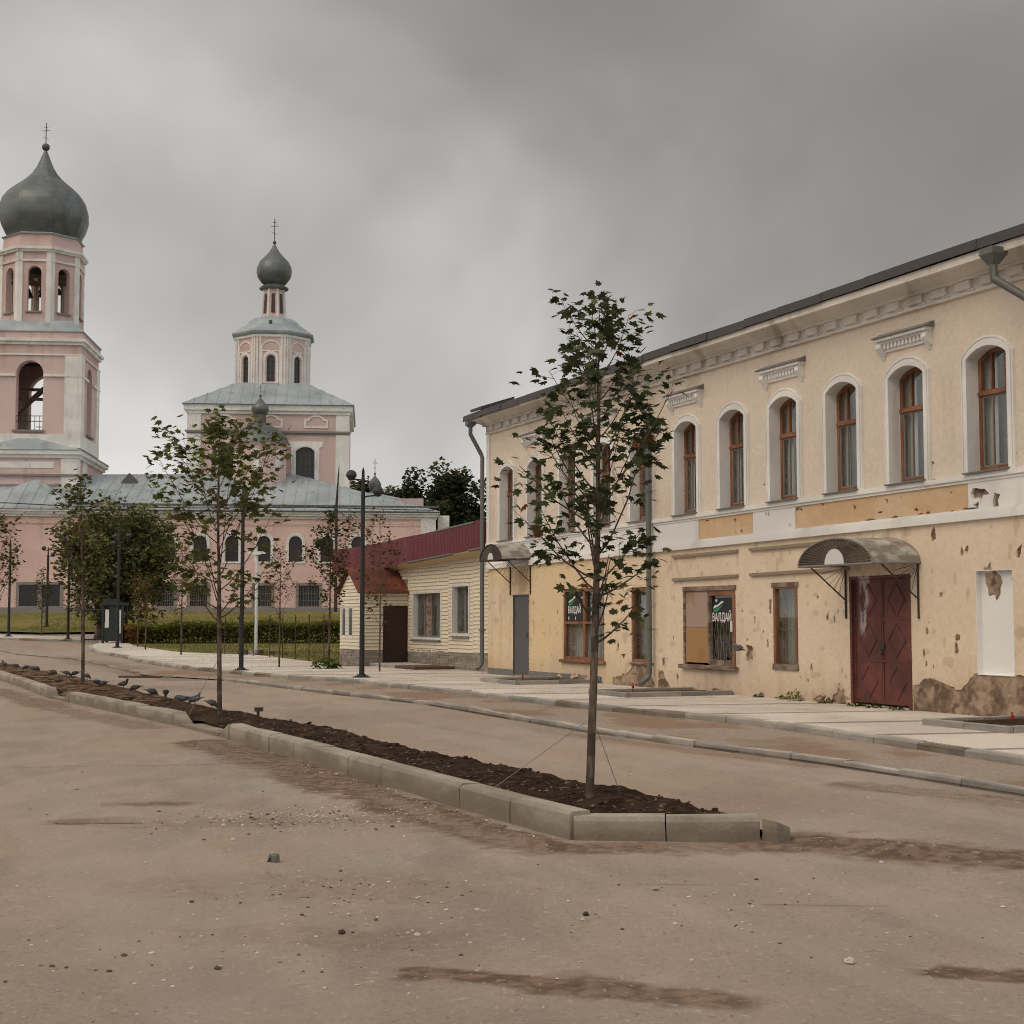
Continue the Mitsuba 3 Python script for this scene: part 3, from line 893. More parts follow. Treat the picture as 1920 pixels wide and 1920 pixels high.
cut = unary_union([ragged(rw.uniform(9, 27), 3.0 + .0092 * 15 + rw.uniform(-.06, .02), .07, .03, rw, 7) for _ in range(16)])
part(H, 'string_course', [tilt(0, LEN, 2.945, 3.08, -.075, .02), tilt(0, LEN, 3.08, 3.12, -.05, .02)], 'mat_white', FAC, label='white lower string course')
part(H, 'string_course', [tilt(0, LEN, 3.60, 3.68, -.085, .02), tilt(0, LEN, 3.55, 3.60, -.05, .02)], 'mat_white', FAC, label='white upper string course under the sills')
holes = unary_union([ragged(*q, rw, 10, .5) for q in ((20.35, 3.55, .18, .12), (20.75, 3.4, .07, .16), (21.5, 3.55, .05, .1), (22.0, 3.6, .1, .09), (22.6, 3.5, .06, .13), (20.3, 3.36, .06, .05), (3.75, 3.3, .05, .06), (4.0, 3.24, .04, .04), (23.5, 3.4, .2, .1))]
                     + [ragged(rw.uniform(11.7, 20), rw.uniform(3.3, 3.7), rw.uniform(.015, .07), rw.uniform(.01, .045), rw, 9, .6) for _ in range(18)]
                     + [ragged(s, 3.13 + .0092 * s + rw.uniform(-.02, .02), rw.uniform(.03, .16), rw.uniform(.012, .04), rw, 9, .6) for s in rw.uniform(17, 20.5, 9)])
for a, b, m_, t in ((0, 11.66, 'mat_white', 'white panel of the band'), (11.665, 13.77, 'mat_orange', 'dull yellow panel of the band'), (13.775, 15.24, 'mat_white', 'white panel of the band between two yellow ones'), (15.245, 20.1, 'mat_orange', 'long orange panel of the band, flaking'), (20.105, LEN, 'mat_white', 'white panel of the band with holes in its plaster')):
    pg = Polygon([(a, 3.12 + .0092 * a), (b, 3.12 + .0092 * b), (b, 3.55 + .0092 * b), (a, 3.55 + .0092 * a)]).difference(holes)
    part(H, 'band_panel', ext(pg, -.03 if m_ == 'mat_white' else -.016, .024), m_, FAC, label=t)
part(H, 'pilaster', ext(box(-.02, 2.9, .16, 6.8), -.05, -.002), 'mat_white', FAC)

# cornice: frieze, blocks, cove, soffit
part(H, 'cornice', [bx(-.05, LEN, -.05, .03, 6.80, 7.02), bx(-.05, LEN, -.075, -.048, 6.80, 6.835), bx(-.06, LEN, -.16, .03, 7.021, 7.07), hull([[x, y, z] for x in (-.08, LEN) for y, z in ((0, 7.071), (-.17, 7.071), (-.42, 7.155), (0, 7.155))])], 'mat_frieze', FAC, label='stained white plaster cornice')
for i, s in enumerate(np.arange(.35, LEN - .3, .6)):
    z1 = 7.018
    part(H, 'cornice_block', [bx(s - .17, s + .19, -.115, -.051, 6.88, z1), bx(s + .06, s + .25, -.075, -.0515, 6.845, 6.878)], 'mat_frieze', FAC)
part(H, 'soffit', hull([[x, y, z] for x, t in ((-.45, 0), (LEN, .10)) for y in (-.53, .5) for z in (7.157, 7.215 + t)]), 'mat_frieze', FAC)
# roof: sheets whose drip edges hang a little unevenly
RF = hull([[x, y, z] for x in (-.5, LEN + .3) for y, z in ((-.45, 7.40), (5, 9.4), (10.5, 7.36), (-.45, 7.32), (10.5, 7.18))])
part(H, 'roof', RF, 'mat_roofdark', FAC)
s = -.5
while s < LEN:
    w = 1.3 + rw.uniform(-.2, .3)
    dz, dy = rw.uniform(-.015, .015) + .0045 * s, rw.uniform(-.02, .02)
    P = [[x, y, z] for x, q in ((s, 0), (s + w + .03, rw.uniform(-.012, .012))) for y, z in ((-.59 + dy, 7.20 + dz + q), (-.565 + dy, 7.37 + dz + q), (-.2, 7.50 + dz * .5 + .012), (-.2, 7.40), (-.555 + dy, 7.21 + dz))]
    part(H, 'roof_sheet', hull(P), 'mat_roofdark', FAC)
    s += w
    if s - w < .3:
        part(H, 'roof_sheet', hull([[x, y, z] for x in (.15, .95) for y, z in ((-.61, 7.38), (-.62, 7.46), (.4, 7.80), (.4, 7.70))]), 'mat_roofdark', FAC, label='lifted corner sheet of the roof')


def bar(x0, x1, y0, y1, z0, z1): return bx(x0, x1, y0, y1, z0, z1)


def clipbars(poly, bars):
    return [poly.intersection(b) for b in bars]


def frame_of(poly, w, bars):
    ring = poly.difference(poly.buffer(-w, join_style=2))
    return unary_union([ring] + [poly.intersection(b) for b in bars])


def drape(l, r, z0, z1, y, amp, per, rng, n=40):
    xs = np.linspace(l, r, n)
    yy = y + amp * np.sin(xs * 2 * PI / per + rng.uniform(0, 6)) * (1 + .4 * np.sin(xs * 7))
    V = np.vstack([np.stack([xs, yy, 0 * xs + z0], 1), np.stack([xs, yy, 0 * xs + z1], 1)])
    i = np.arange(n - 1)
    return trimesh.Trimesh(V, np.vstack([np.stack([i, i + 1, i + n + 1], 1), np.stack([i, i + n + 1, i + n], 1)]), process=False)


for i, ((l, r, z0, zs, ri), op) in enumerate(zip(WOPEN, uppers)):
    w = numbered(f'{H}__window')
    outer = arch(l - .12, r + .12, z0 - .03, zs + .02, ri + .13)
    mid = arch(l - .075, r + .075, z0 - .03, zs + .01, ri + .085)
    inn = arch(l + .012, r - .012, z0 - .05, zs, ri - .01)
    part(w, 'surround', [ext(outer.difference(mid), -.03, .0), ext(mid.difference(inn), -.055, -.0005), ext(outer.difference(mid.buffer(-.01)).difference(arch(l - .098, r + .098, z0 - .1, zs + .015, ri + .105)), -.05, -.0302), ext(op.buffer(.004).difference(inn), -.0004, .27)], 'mat_white', FAC)
    part(w, 'sill', hull([[x, y, z] for x, q in ((l - .03, 0), (r + .03, .01)) for y, z in ((-.14, z0 - .03 + q), (-.14, z0 - .005 + q), (.25, z0 + .04 + q), (.25, z0 - .01 + q))]), 'mat_plinth', FAC)
    fz = z0 + .035
    fr = arch(l + .013, r - .013, fz, zs, ri - .012)
    tz = z0 + 1.24
    third = (r - l) / 3
    bars = [box(l, tz, r, tz + .10), box(l + third - .018, tz, l + third + .018, 9), box(r - third - .018, tz, r - third + .018, 9)]
    part(w, 'frame', [ext(frame_of(fr, .065, bars), .20, .265), bx(l + .02, r - .02, .175, .199, tz + .015, tz + .075)], 'mat_wood', FAC)
    lowb = box(l + third - .012, fz + .06, l + third + .012, tz)
    part(w, 'casement', [ext(lowb, .21, .25), ext(box(l + .079, fz + .066, r - .079, tz - .002).difference(box(l + .10, fz + .087, r - .10, tz - .022)), .215, .245)], 'mat_greyframe', FAC)
    part(w, 'pane', sheet(fr.buffer(-.03), .232), 'mat_glass', FAC)
    rr = np.random.default_rng(100 + i)
    part(w, 'curtain', drape(l - .1, r + .1, z0 - .02, zs + ri + .05, .50 + .05 * rr.uniform(), .004, .5, rr), 'mat_curtain', FAC, smooth=True)
    part(w, 'curtain', drape(l - .05, l + rr.uniform(.16, .34), z0 - .02, zs + ri + .05, .36, .010, .17, rr, 24), 'mat_drape', FAC, smooth=True)

for i in (1, 3, 5, 7, 9, 11):        # moulded hoods over every other window
    c = WC[i]
    h = numbered(f'{H}__window_hood')
    l, r = c - .70, c + .70
    part(h, 'cap', hull([[x, y, z] for x in (l - .03, r + .03) for y, z in ((-.20, 6.44), (-.20, 6.46), (.0, 6.55), (.0, 6.44))]), 'mat_plinth', FAC)
    part(h, 'moulding', [bx(l, r, -.17, 0, 6.39, 6.438), bx(l + .03, r - .03, -.11, 0, 6.345, 6.389), bx(l + .06, r - .06, -.04, 0, 6.20, 6.344)], 'mat_white', FAC)
    for k in range(11):
        x = l + .20 + k * (r - l - .40) / 10
        part(h, 'dentil', bx(x - .028, x + .028, -.09, -.041, 6.255, 6.344), 'mat_white', FAC)
    for x in (l + .09, r - .09):
        part(h, 'bracket', [hull([[x + q, y, z] for q in (-.06, .06) for y, z in ((0, 6.344), (-.14, 6.344), (-.15, 6.27), (-.05, 6.14), (0, 6.14))]), hull([[x + q, y, z] for q in (-.035, .035) for y, z in ((0, 6.14), (-.055, 6.14), (-.02, 6.07), (0, 6.07))])], 'mat_white', FAC)


def low_window(op, depth, bars, name='window', frame_mat='mat_wood', fw=.075, label=None):
    w = numbered(f'{H}__{name}')
    if label:
        lab(w, label)
    l, z0, r, z1 = op.bounds
    part(w, 'frame', [ext(frame_of(op.buffer(-.004, join_style=2), fw, bars), depth, depth + .09)], frame_mat, FAC)
    part(w, 'pane', sheet(op.buffer(-.03, join_style=2), depth + .05), 'mat_glass', FAC)
    return w, l, r, z0, z1


def grille(w, l, r, z0, z1, y, n, wavy=.022, rows=()):
    out = []
    zz = np.linspace(z0, z1, 22)
    for k in range(n):
        x = l + (k + .5) * (r - l) / n
        sg = 1 if k % 2 else -1
        out.append(tube(np.stack([x + sg * wavy * np.sin((zz - z0) * 2 * PI / .42), 0 * zz + y, zz], 1), .0065, 4))
    for z in rows:
        out.append(tube([[l, y, z], [r, y, z]], .008, 4))
    part(w, 'grille', out, 'mat_bars', FAC)


w, l, r, z0, z1 = low_window(LOW['g1'], .015, [box(6.02, .5, 6.11, 2.3), box(4.9, 1.42, 7.2, 1.48)])
grille(w, l + .08, r - .08, z0 + .08, z1 - .08, .16, 15)
part(w, 'sill', cbx(4.84, 7.28, -.09, .05, .455, .535, .012), 'mat_wood', FAC)
part(w, 'curtain', drape(l, r, z0, z1, .34, .02, .14, np.random.default_rng(5), 60), 'mat_curtain', FAC, smooth=True)
W1 = w
w, l, r, z0, z1 = low_window(LOW['g2'], .02, [])
grille(w, l + .08, r - .08, z0 + .08, z1 - .1, .16, 7, rows=(1.1, 1.66))
part(w, 'sill', cbx(8.5, 9.6, -.03, .05, .50, .555, .01), 'mat_oldwood', FAC)
part(w, 'curtain', drape(l, r, z0, z1, .34, .02, .14, np.random.default_rng(6), 40), 'mat_curtain', FAC, smooth=True)
w, l, r, z0, z1 = low_window(LOW['g4'], -.012, [])
grille(w, l + .08, r - .08, z0 + .1, z1 - .1, .13, 7, rows=(1.33,))
part(w, 'head_board', bx(14.38, 15.28, -.028, .0, 2.16, 2.25), 'mat_oldwood', FAC)
part(w, 'foot_board', bx(14.40, 15.26, -.03, -.0125, .56, .68), 'mat_oldwood', FAC)
part(w, 'curtain', drape(l, r, z0, z1, .34, .02, .14, np.random.default_rng(7), 40), 'mat_curtain', FAC, smooth=True)
# the half boarded shop window
w = numbered(f'{H}__window')
lab(w, 'shop window half closed with boards')
part(w, 'frame', [bx(10.95, 13.08, -.03, .06, 2.14, 2.235), bx(10.95, 11.02, -.015, .08, .58, 2.139), bx(11.93, 12.0, .005, .10, .6, 2.139)], 'mat_oldwood', FAC)
part(w, 'frame', [bx(12.003, 13.04, .0, .08, 2.03, 2.139), bx(12.94, 13.045, -.018, .08, .58, 2.029)], 'mat_wood', FAC)
part(w, 'sill', [cbx(10.88, 13.14, -.12, .06, .49, .575, .012), bx(12.0, 12.93, -.01, .05, .576, .70)], 'mat_oldwood', FAC)
part(w, 'board', bx(11.025, 11.925, .012, .03, 1.36, 2.135), 'mat_board', FAC, label='greyish pink board closing the window')
part(w, 'board', bx(11.025, 11.925, .008, .026, .62, 1.352), 'mat_board', FAC, label='orange brown board below the pink one')
part(w, 'pane', sheet(box(12.0, .68, 12.94, 2.03), .085), 'mat_glass', FAC)
grille(w, 12.02, 12.92, .7, 1.48, .10, 8)
part(w, 'poster', bx(12.0, 12.94, .075, .08, 1.5, 1.98), 'mat_poster', FAC, label='black shop sign behind the glass')
part(w, 'poster', bx(12.72, 12.93, .066, .07, 1.28, 1.5), 'mat_vinyl', FAC, label='white notice behind the glass')
W3 = w


def sign(w, x0, x1, zt, y, s=1.0):
    """The lettering and the hill-and-sun emblem that stand on both shop windows."""
    m = meshkit.text_mesh('ВАЛДАЙ', .19, .003, bold=True)
    b = m.bounds
    v = np.asarray(m.vertices)
    sx = (x1 - x0) / (b[1][0] - b[0][0])
    base = zt - .45 * s
    m = trimesh.Trimesh(np.stack([x0 + (v[:, 0] - b[0][0]) * sx, y - v[:, 2], base + v[:, 1] * .9 * s], 1), np.asarray(m.faces)[:, ::-1], process=False)
    part(w, 'lettering', m, 'mat_vinyl', FAC)
    L = x1 - x0
    up = Polygon([(x0 + .02 * L, zt - .19 * s), (x0 + .12 * L, zt - .12 * s), (x0 + .3 * L, zt - .11 * s), (x0 + .5 * L, zt - .03 * s), (x0 + .62 * L, zt - .05 * s), (x0 + .42 * L, zt - .11 * s), (x0 + .3 * L, zt - .15 * s), (x0 + .1 * L, zt - .18 * s)])
    dn = Polygon([(x0 + .05 * L, zt - .27 * s), (x0 + .06 * L, zt - .20 * s), (x0 + .3 * L, zt - .17 * s), (x0 + .6 * L, zt - .09 * s), (x0 + .45 * L, zt - .17 * s), (x0 + .28 * L, zt - .25 * s)])
    part(w, 'emblem', ext(up.buffer(0), y - .003, y), 'mat_vinyl', FAC)
    part(w, 'emblem', ext(dn.buffer(0), y - .0031, y), 'mat_vinylgreen', FAC)
    part(w, 'emblem', ext(unary_union([Point(x0 + .22 * L, zt - .02).buffer(.035, 8), Point(x1 + .08, zt - .07).buffer(.03, 8)]), y - .003, y), 'mat_vinyl', FAC)


sign(W3, 12.02, 12.76, 1.95, .074)
part(W1, 'poster', bx(5.01, 6.015, .055, .06, 1.485, 2.22), 'mat_poster', FAC, label='black shop sign behind the glass')
sign(W1, 5.10, 5.82, 2.14, .054)
for x in (5.14, 5.52):
    part(W1, 'emblem', ext(affinity.scale(Point(x, 1.56).buffer(.035, 6), .7, 1.3), .052, .0545), 'mat_vinyl', FAC)
# panels over the shop fronts
for a, b in ((10.55, 13.18), (13.65, 16.9)):
    for z in (2.36, 2.865):
        part(H, 'ledge', [tilt(a, b, z - .09, z - .03, -.06, .01)], 'mat_ledge', FAC)
# grey door and its canopy
part(H, 'door', [cbx(1.78, 2.79, .03, .08, .02, 2.165, .01), bx(1.74, 1.775, .0, .1, .0, 2.18), bx(2.795, 2.83, .0, .1, 0, 2.18), bx(1.74, 2.83, -.002, .1, 2.167, 2.2), bx(1.80, 1.84, .0, .03, 1.55, 1.75), bx(2.62, 2.66, .0, .03, 1.05, 1.2)], 'mat_greymetal', FAC, label='plain grey steel door')
# red double door
D = numbered(f'{H}__door')
lab(D, 'rusty red double door with welded diamonds')
part(D, 'frame', [bx(16.86, 16.92, .0, .13, .03, 2.31), bx(18.50, 18.58, -.015, .13, .0, 2.31), bx(16.92, 18.5, .0, .13, 2.25, 2.31)], 'mat_reddoor', FAC)
for l, r in ((16.925, 17.705), (17.715, 18.495)):
    lf = numbered(f'{D}__leaf')
    m = [bx(l, r, .07, .10, .06, 2.245)]
    for z in (.06, .79, 1.52, 2.205):
        m.append(bx(l, r, .055, .0701, z, z + .04))
    m += [bx(l, l + .035, .052, .0702, .06, 2.245), bx(r - .035, r, .052, .0702, .06, 2.245)]
    for zc in (.44, 1.175, 1.88):
        cx, hw, hz = (l + r) / 2, .23, .29
        for (ax, az), (bx_, bz_) in (((0, hz), (hw, 0)), ((hw, 0), (0, -hz)), ((0, -hz), (-hw, 0)), ((-hw, 0), (0, hz))):
            m.append(tube([[cx + ax, .066, zc + az], [cx + bx_, .066, zc + bz_]], .013, 4))
    scene[lf] = mikit.ply(FAC(cat(m)), 'mat_reddoor')
part(D, 'lock', [bx(17.64, 17.78, .04, .07, 1.02, 1.12), tube([[17.71, .05, 1.0], [17.71, .03, .92]], .02, 6)], 'mat_iron', FAC)
part(D, 'threshold', [bx(16.86, 18.58, .02, .4, -.06, .028)], 'mat_oldwood', FAC)
# walled up niche
part(H, 'niche', [bx(20.2, 21.04, .10, .14, .66, 2.32)], 'mat_white', FAC, label='walled up window painted white')
nw = box(20.2, .66, 21.04, 2.32)
part(H, 'niche_lining', [ext(nw.buffer(.003, join_style=2).difference(nw.buffer(-.012, join_style=2)), .0005, .099)], 'mat_white', FAC)
part(H, 'niche_patch', [ext(ragged(20.5, 2.12, .15, .22, rw, 14), .093, .0995), ext(ragged(20.6, 1.95, .05, .1, rw), .0925, .0995), ext(ragged(20.97, 2.15, .05, .12, rw), .0935, .0995)], 'mat_render', FAC)
w, l, r, z0, z1 = low_window(LOW['g5'], .015, [box(24.07, .6, 24.13, 2.25)])


# downpipes
def pipe(pts, r=.055, n=10):
    return tube(pts, r, n)


k = thing('downpipe', 'grey downpipe at the far corner of the yellow house beside the low shop', 'downpipe')
part(k, 'pipe', pipe([[-.12, -.50, 7.02], [-.12, -.50, 6.80], [-.11, -.18, 6.25], [-.11, -.14, 6.15], [-.11, -.14, .32], [-.11, -.20, .2], [-.11, -.30, .12]], .06), 'mat_pipe', FAC, smooth=40)
part(k, 'hopper', [hull([[-.12 + x, -.5 + y, z] for a, z in ((.12, 7.15), (.12, 7.07), (.06, 7.0)) for x in (-a, a) for y in (-a, a)])], 'mat_pipe', FAC)
for z in (1.2, 3.3, 5.3):
    part(k, 'clamp', bx(-.18, -.04, -.21, -.05, z, z + .04), 'mat_pipe', FAC)
k = thing('downpipe', 'grey downpipe running down the middle of the yellow facade behind the tree', 'downpipe')
part(k, 'pipe', pipe([[9.66, -.56, 7.1], [9.66, -.56, 6.75], [9.66, -.20, 6.12], [9.66, -.14, 6.0], [9.66, -.14, .33], [9.66, -.18, .24], [9.62, -.32, .12]], .06), 'mat_pipe', FAC, smooth=40)
part(k, 'hopper', hull([[9.66 + x, -.56 + y, z] for a, z in ((.13, 7.2), (.13, 7.1), (.06, 7.02)) for x in (-a, a) for y in (-a, a)]), 'mat_pipe', FAC)
for z in (1.3, 2.45, 4.4, 5.55):
    part(k, 'clamp', [bx(9.59, 9.73, -.21, -.07, z, z + .035), bx(9.60, 9.98, -.10, -.09, z + .01, z + .02)], 'mat_pipe', FAC)
k = thing('downpipe', 'greenish downpipe with a square hopper under the eaves at the right edge', 'downpipe')
part(k, 'pipe', pipe([[21.45, -.60, 7.0], [21.45, -.60, 6.75], [22.25, -.22, 6.1], [22.3, -.14, 5.95], [22.3, -.14, .3]], .065), 'mat_pipe', FAC, smooth=40)
part(k, 'hopper', hull([[21.45 + x, -.60 + y, z] for a, z in ((.15, 7.22), (.15, 7.12), (.065, 6.97)) for x in (-a, a) for y in (-a, a)]), 'mat_pipe', FAC)


def canopy(key, s0, s1, z0, rise, out, droop, fan):
    n, hw, c = 14, (s1 - s0) / 2, (s0 + s1) / 2
    t = np.linspace(0, PI, n + 1)
    X, Z = c - hw * np.cos(t), z0 + rise * np.sin(t)
    P = lambda i, y, dz=0: [X[i], y, Z[i] + dz]
    m = []
    for i in range(n):
        m.append(hull([P(i, 0), P(i + 1, 0), P(i, -out, -droop), P(i + 1, -out, -droop), P(i, 0, .012), P(i + 1, 0, .012), P(i, -out, .012 - droop), P(i + 1, -out, .012 - droop)]))
    part(key, 'vault', m, 'mat_canopy', FAC, smooth=False, label='rust stained sheet vault')
    rim = [tube([[x, -out - .01, z - droop] for x, z in zip(X, Z)], .018, 6), tube([[x, -.02, z] for x, z in zip(X, Z)], .016, 6), tube([[s0, -out - .01, z0 - droop], [s1, -out - .01, z0 - droop]], .022, 6)]
    rim += [tube([[s, -out, z0 - droop], [s, 0, z0]], .02, 6) for s in (s0, s1)]
    part(key, 'rim', rim, 'mat_bars' if fan else 'mat_iron', FAC)
    zb = z0 - droop
    hub = .26 * hw
    fans = []
    for k in range(1, 26):
        a = k * PI / 26
        fans.append(tube([[c - hub * math.cos(a), -out, zb + hub * .8 * math.sin(a)], [c - (hw - .02) * math.cos(a), -out, zb + (rise - .01) * math.sin(a)]], .012, 4))
    for q in (.55, .78):
        fans.append(tube([[c - q * hw * math.cos(a), -out, zb + q * rise * math.sin(a)] for a in np.linspace(0, PI, 15)], .009, 4))
    part(key, 'fan', fans, 'mat_fan', FAC)
    hubp = Polygon([(c - hub * math.cos(a), zb + .02 + hub * .95 * math.sin(a)) for a in np.linspace(0, PI, 13)])
    part(key, 'sun', ext(hubp, -out - .012, -out + .004), 'mat_vinyl', FAC)
    for s in (s0 + .06, s1 - .06):
        b = [tube([[s, -.02, z0 - .95], [s, -.02, z0]], .018, 6), tube([[s, -out * .8, z0 - droop * .8], [s, -.02, z0 - .62]], .015, 6)]
        for a in np.linspace(.25, 1.3, 5):
            b.append(tube([[s, -.02 - .1 * math.sin(a), z0 - .02 - .1 * math.cos(a)], [s, -.02 - .55 * out * math.sin(a), z0 - .02 - .48 * math.cos(a)]], .006, 4))
        part(key, 'bracket', b, 'mat_iron', FAC)


k = thing('door_canopy', 'rusty barrel canopy over the grey steel door', 'canopy')
canopy(k, 1.55, 3.0, 3.14, .42, .88, .03, False)
k = thing('door_canopy', 'weathered barrel canopy with an iron sun fan over the red double door', 'canopy')
canopy(k, 16.72, 18.86, 2.50, .46, .98, .03, True)


# planters of low kerb stones against the wall
def planter(s0, s1, o, label):
    k = thing('planter', label, 'planter')
    zt = .095
    for nm, q in (('edge', (s0, s1, -o, -o + .1)), ('edge', (s0, s0 + .1, -o + .104, -.03)), ('edge', (s1 - .1, s1, -o + .104, -.03))):
        n = max(1, round(max(q[1] - q[0], q[3] - q[2])))
        for i in range(n):
            if q[1] - q[0] > q[3] - q[2]:
                a = q[0] + i * (q[1] - q[0]) / n
                m = cbx(a + .005, a + (q[1] - q[0]) / n - .005, q[2], q[3], -.05, zt, .012)
            else:
                a = q[2] + i * (q[3] - q[2]) / n
                m = cbx(q[0], q[1], a + .005, a + (q[3] - q[2]) / n - .005, -.05, zt, .012)
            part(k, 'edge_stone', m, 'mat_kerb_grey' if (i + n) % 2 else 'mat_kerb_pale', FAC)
    part(k, 'earth', bx(s0 + .101, s1 - .101, -o + .101, -.03, -.05, .05), 'mat_soil', FAC)
    c = thing('marker', f'small red capped stake in the {label.split(chr(44))[0]}', 'stake')
    part(c, 'stake', tube([[s1 - .25, -o + .3, .0], [s1 - .25, -o + .3, .27]], .01, 6), 'mat_iron', FAC)
    part(c, 'cap', lathe([(.022, 0), (.026, .045), (.01, .08)], 8, (s1 - .25, -o + .3, .17)), 'mat_redcap', FAC)


planter(4.74, 6.95, 2.22, 'low stone edged planter below the left shop window, farthest from the camera')
planter(11.3, 12.96, 2.5, 'low stone edged planter below the boarded window')
planter(21.4, 23.2, 2.1, 'low stone edged planter cut by the right edge, nearest the camera')

# ------------------------------------------------------------------ the low shop beside it
S = thing('low_shop', 'low cream sided shop with a red metal fascia and a gabled brown door porch', 'shop')
SH = Frame(FO + FI * .45, FD, FI)        # x = along the front (negative away from the camera), y = inward
tl = lambda s: .022 * s                  # the shop leans a little with the street
rs = np.random.default_rng(31)


def siding(poly, step=.118, out=.034, y=0.0):
    """Lapped boards: every course stands out at its lower edge."""
    x0, z0, x1, z1 = poly.bounds
    m, z = [], z0
    while z < z1:
        for g in geoms(poly.intersection(box(x0 - 1, z + .016, x1 + 1, z + step))):
            c = list(g.exterior.simplify(.001).coords)[:-1]
            P = [[x, y, zz] for x, zz in c] + [[x, y - out * (1 - .92 * (zz - z) / step) - .002, zz] for x, zz in c]
            m.append(hull(P))
        z += step
    return cat(m)


fw = Polygon([(-15.5, .54 + tl(-15.5) * .5), (-.06, .56), (-.06, 3.45), (-15.5, 3.45 - .3)])
swin = [box(-7.4, .93, -4.9, 2.40), box(-3.85, 1.07, -2.53, 2.56)]
fsid = fw.difference(unary_union(swin)).difference(box(-10.2, 0, -7.95, 2.9))
part(S, 'wall', [ext(Polygon([(-15.5, -.3), (-.05, -.3), (-.05, 3.6), (-15.5, 3.3)]).difference(unary_union(swin)), .003, .3), bx(-15.5, -.05, 7.7, 8, -.3, 3.3), bx(-15.5, -15.2, .3, 7.7, -.3, 3.3), bx(-.35, -.05, .3, 7.7, -.3, 3.3)], 'mat_ledge', SH)  # dark colour in the board gaps stands in for lap shadows
part(S, 'siding', [siding(fsid.intersection(box(-20, 0, -7.9, 5))), siding(fsid.intersection(box(-7.9, 0, -3.0 - 1.2, 5))), siding(fsid.intersection(box(-4.195, 0, -2.2, 5))), siding(fsid.intersection(box(-2.195, 0, 0, 5)))], 'mat_cream', SH, kind='stuff', label='cream lapped siding of the long front')
part(S, 'corner_strip', [bx(x - .02, x + .02, -.028, -.0005, .57, 3.2) for x in (-2.2, -4.2)] , 'mat_cream', SH)


def facing(x0, x1, z0, z1, y, rng, side='front', at=0.0):
    """Rough stone facing: small blocks of uneven depth."""
    m, z = [], z0
    while z < z1 - .02:
        hgt = min(.085, z1 - z)
        x = x0
        while x < x1 - .01:
            w = min(rng.uniform(.12, .3), x1 - x)
            d = rng.uniform(.012, .035)
            m.append(bx(x + .004, x + w - .004, y - d, y + .01, z + .004, z + hgt - .004) if side == 'front' else bx(at - .01, at + d, x + .004, x + w - .004, z + .004, z + hgt - .004))
            x += w
        z += hgt
    return cat(m)


part(S, 'plinth', facing(-7.94, -.06, -.1, .55, -.0, rs), 'mat_facing', SH, kind='stuff', label='plinth faced with rough greyish stones')
for (x0, z0, x1, z1), nb in zip([w.bounds for w in swin], (3, 1)):
    w = numbered(f'{S}__window')
    op = box(x0, z0, x1, z1)
    part(w, 'surround', [ext(op.buffer(.07, join_style=2).difference(op), -.04, .0), ext(op.buffer(.003, join_style=2).difference(op.buffer(-.012, join_style=2)), .0005, .16)], 'mat_vinyl', SH)
    part(w, 'frame', ext(frame_of(op.buffer(-.014, join_style=2), .06, [box(x0 + (i + 1) * (x1 - x0) / (nb + 1) - .03, z0, x0 + (i + 1) * (x1 - x0) / (nb + 1) + .03, z1) for i in range(nb)]), .15, .21), 'mat_bars', SH)
    part(w, 'pane', sheet(op.buffer(-.04, join_style=2), .18), 'mat_glass', SH)
    part(w, 'sill', hull([[x, y, z] for x in (x0 - .06, x1 + .06) for y, z in ((-.11, z0 - .09), (-.11, z0 - .06), (.14, z0 - .005), (.14, z0 - .06))]), 'mat_bars', SH)
    part(w, 'curtain', drape(x0, x1, z0, z1, .36, .02, .22, rs, 50), 'mat_curtain', SH, smooth=True)
    ba = []
    for i in range(nb + 1):
        l, r = x0 + i * (x1 - x0) / (nb + 1) + .06, x0 + (i + 1) * (x1 - x0) / (nb + 1) - .06
        if nb == 3 and i in (1,):
            part(w, 'blind', bx(l, r, .172, .176, z0 + .06, z1 - .06), 'mat_oldwood', SH, label='boarded light of the wide shop window')
            continue
        for k in range(7):
            a = k * PI / 12
            ba.append(tube([[l, .12, z0 + .08], [min(r, l + 2 * math.tan(a)) if a < 1.5 else r, .12, z0 + .08 + min((r - l) / max(math.tan(a), 1e-3), z1 - z0 - .16)]], .007, 4))
        ba += [tube([[l + q * (r - l), .12, z0 + .07], [l + q * (r - l), .12, z1 - .07]], .006, 4) for q in (0.02, .5, .98)]
    part(w, 'grille', ba, 'mat_bars', SH)
# soffit and fascia of profiled red sheets
part(S, 'soffit', hull([[x, y, z + t] for x, t in ((-15, -.38), (-.02, .0)) for y, z in ((-.5, 3.535), (.01, 3.40), (-.5, 3.57), (.01, 3.46))]), 'mat_soffit', SH)
part(S, 'roof', hull([[x, y, z + t] for x, t in ((-15, -.28), (-.02, .0)) for y, z in ((-.45, 3.6), (-.45, 4.33), (8, 4.0), (8, 3.6))]), 'mat_redroof', SH)


def corrug(a, b, zb0, zb1, zt0, zt1, y, pitch=.12, amp=.018):
    n = max(4, int((b - a) / pitch * 4))
    xs = np.linspace(a, b, n + 1)
    t = (xs - a) / (b - a)
    yy = y - amp * (np.abs(((xs / pitch) % 1) - .5) < .27)
    bot = np.stack([xs, yy, zb0 + t * (zb1 - zb0)], 1)
    top = np.stack([xs, yy, zt0 + t * (zt1 - zt0)], 1)
    V = np.vstack([bot, top])
    i = np.arange(n)
    return trimesh.Trimesh(V, np.vstack([np.stack([i, i + 1, i + n + 2], 1), np.stack([i, i + n + 2, i + n + 1], 1)]), process=False)


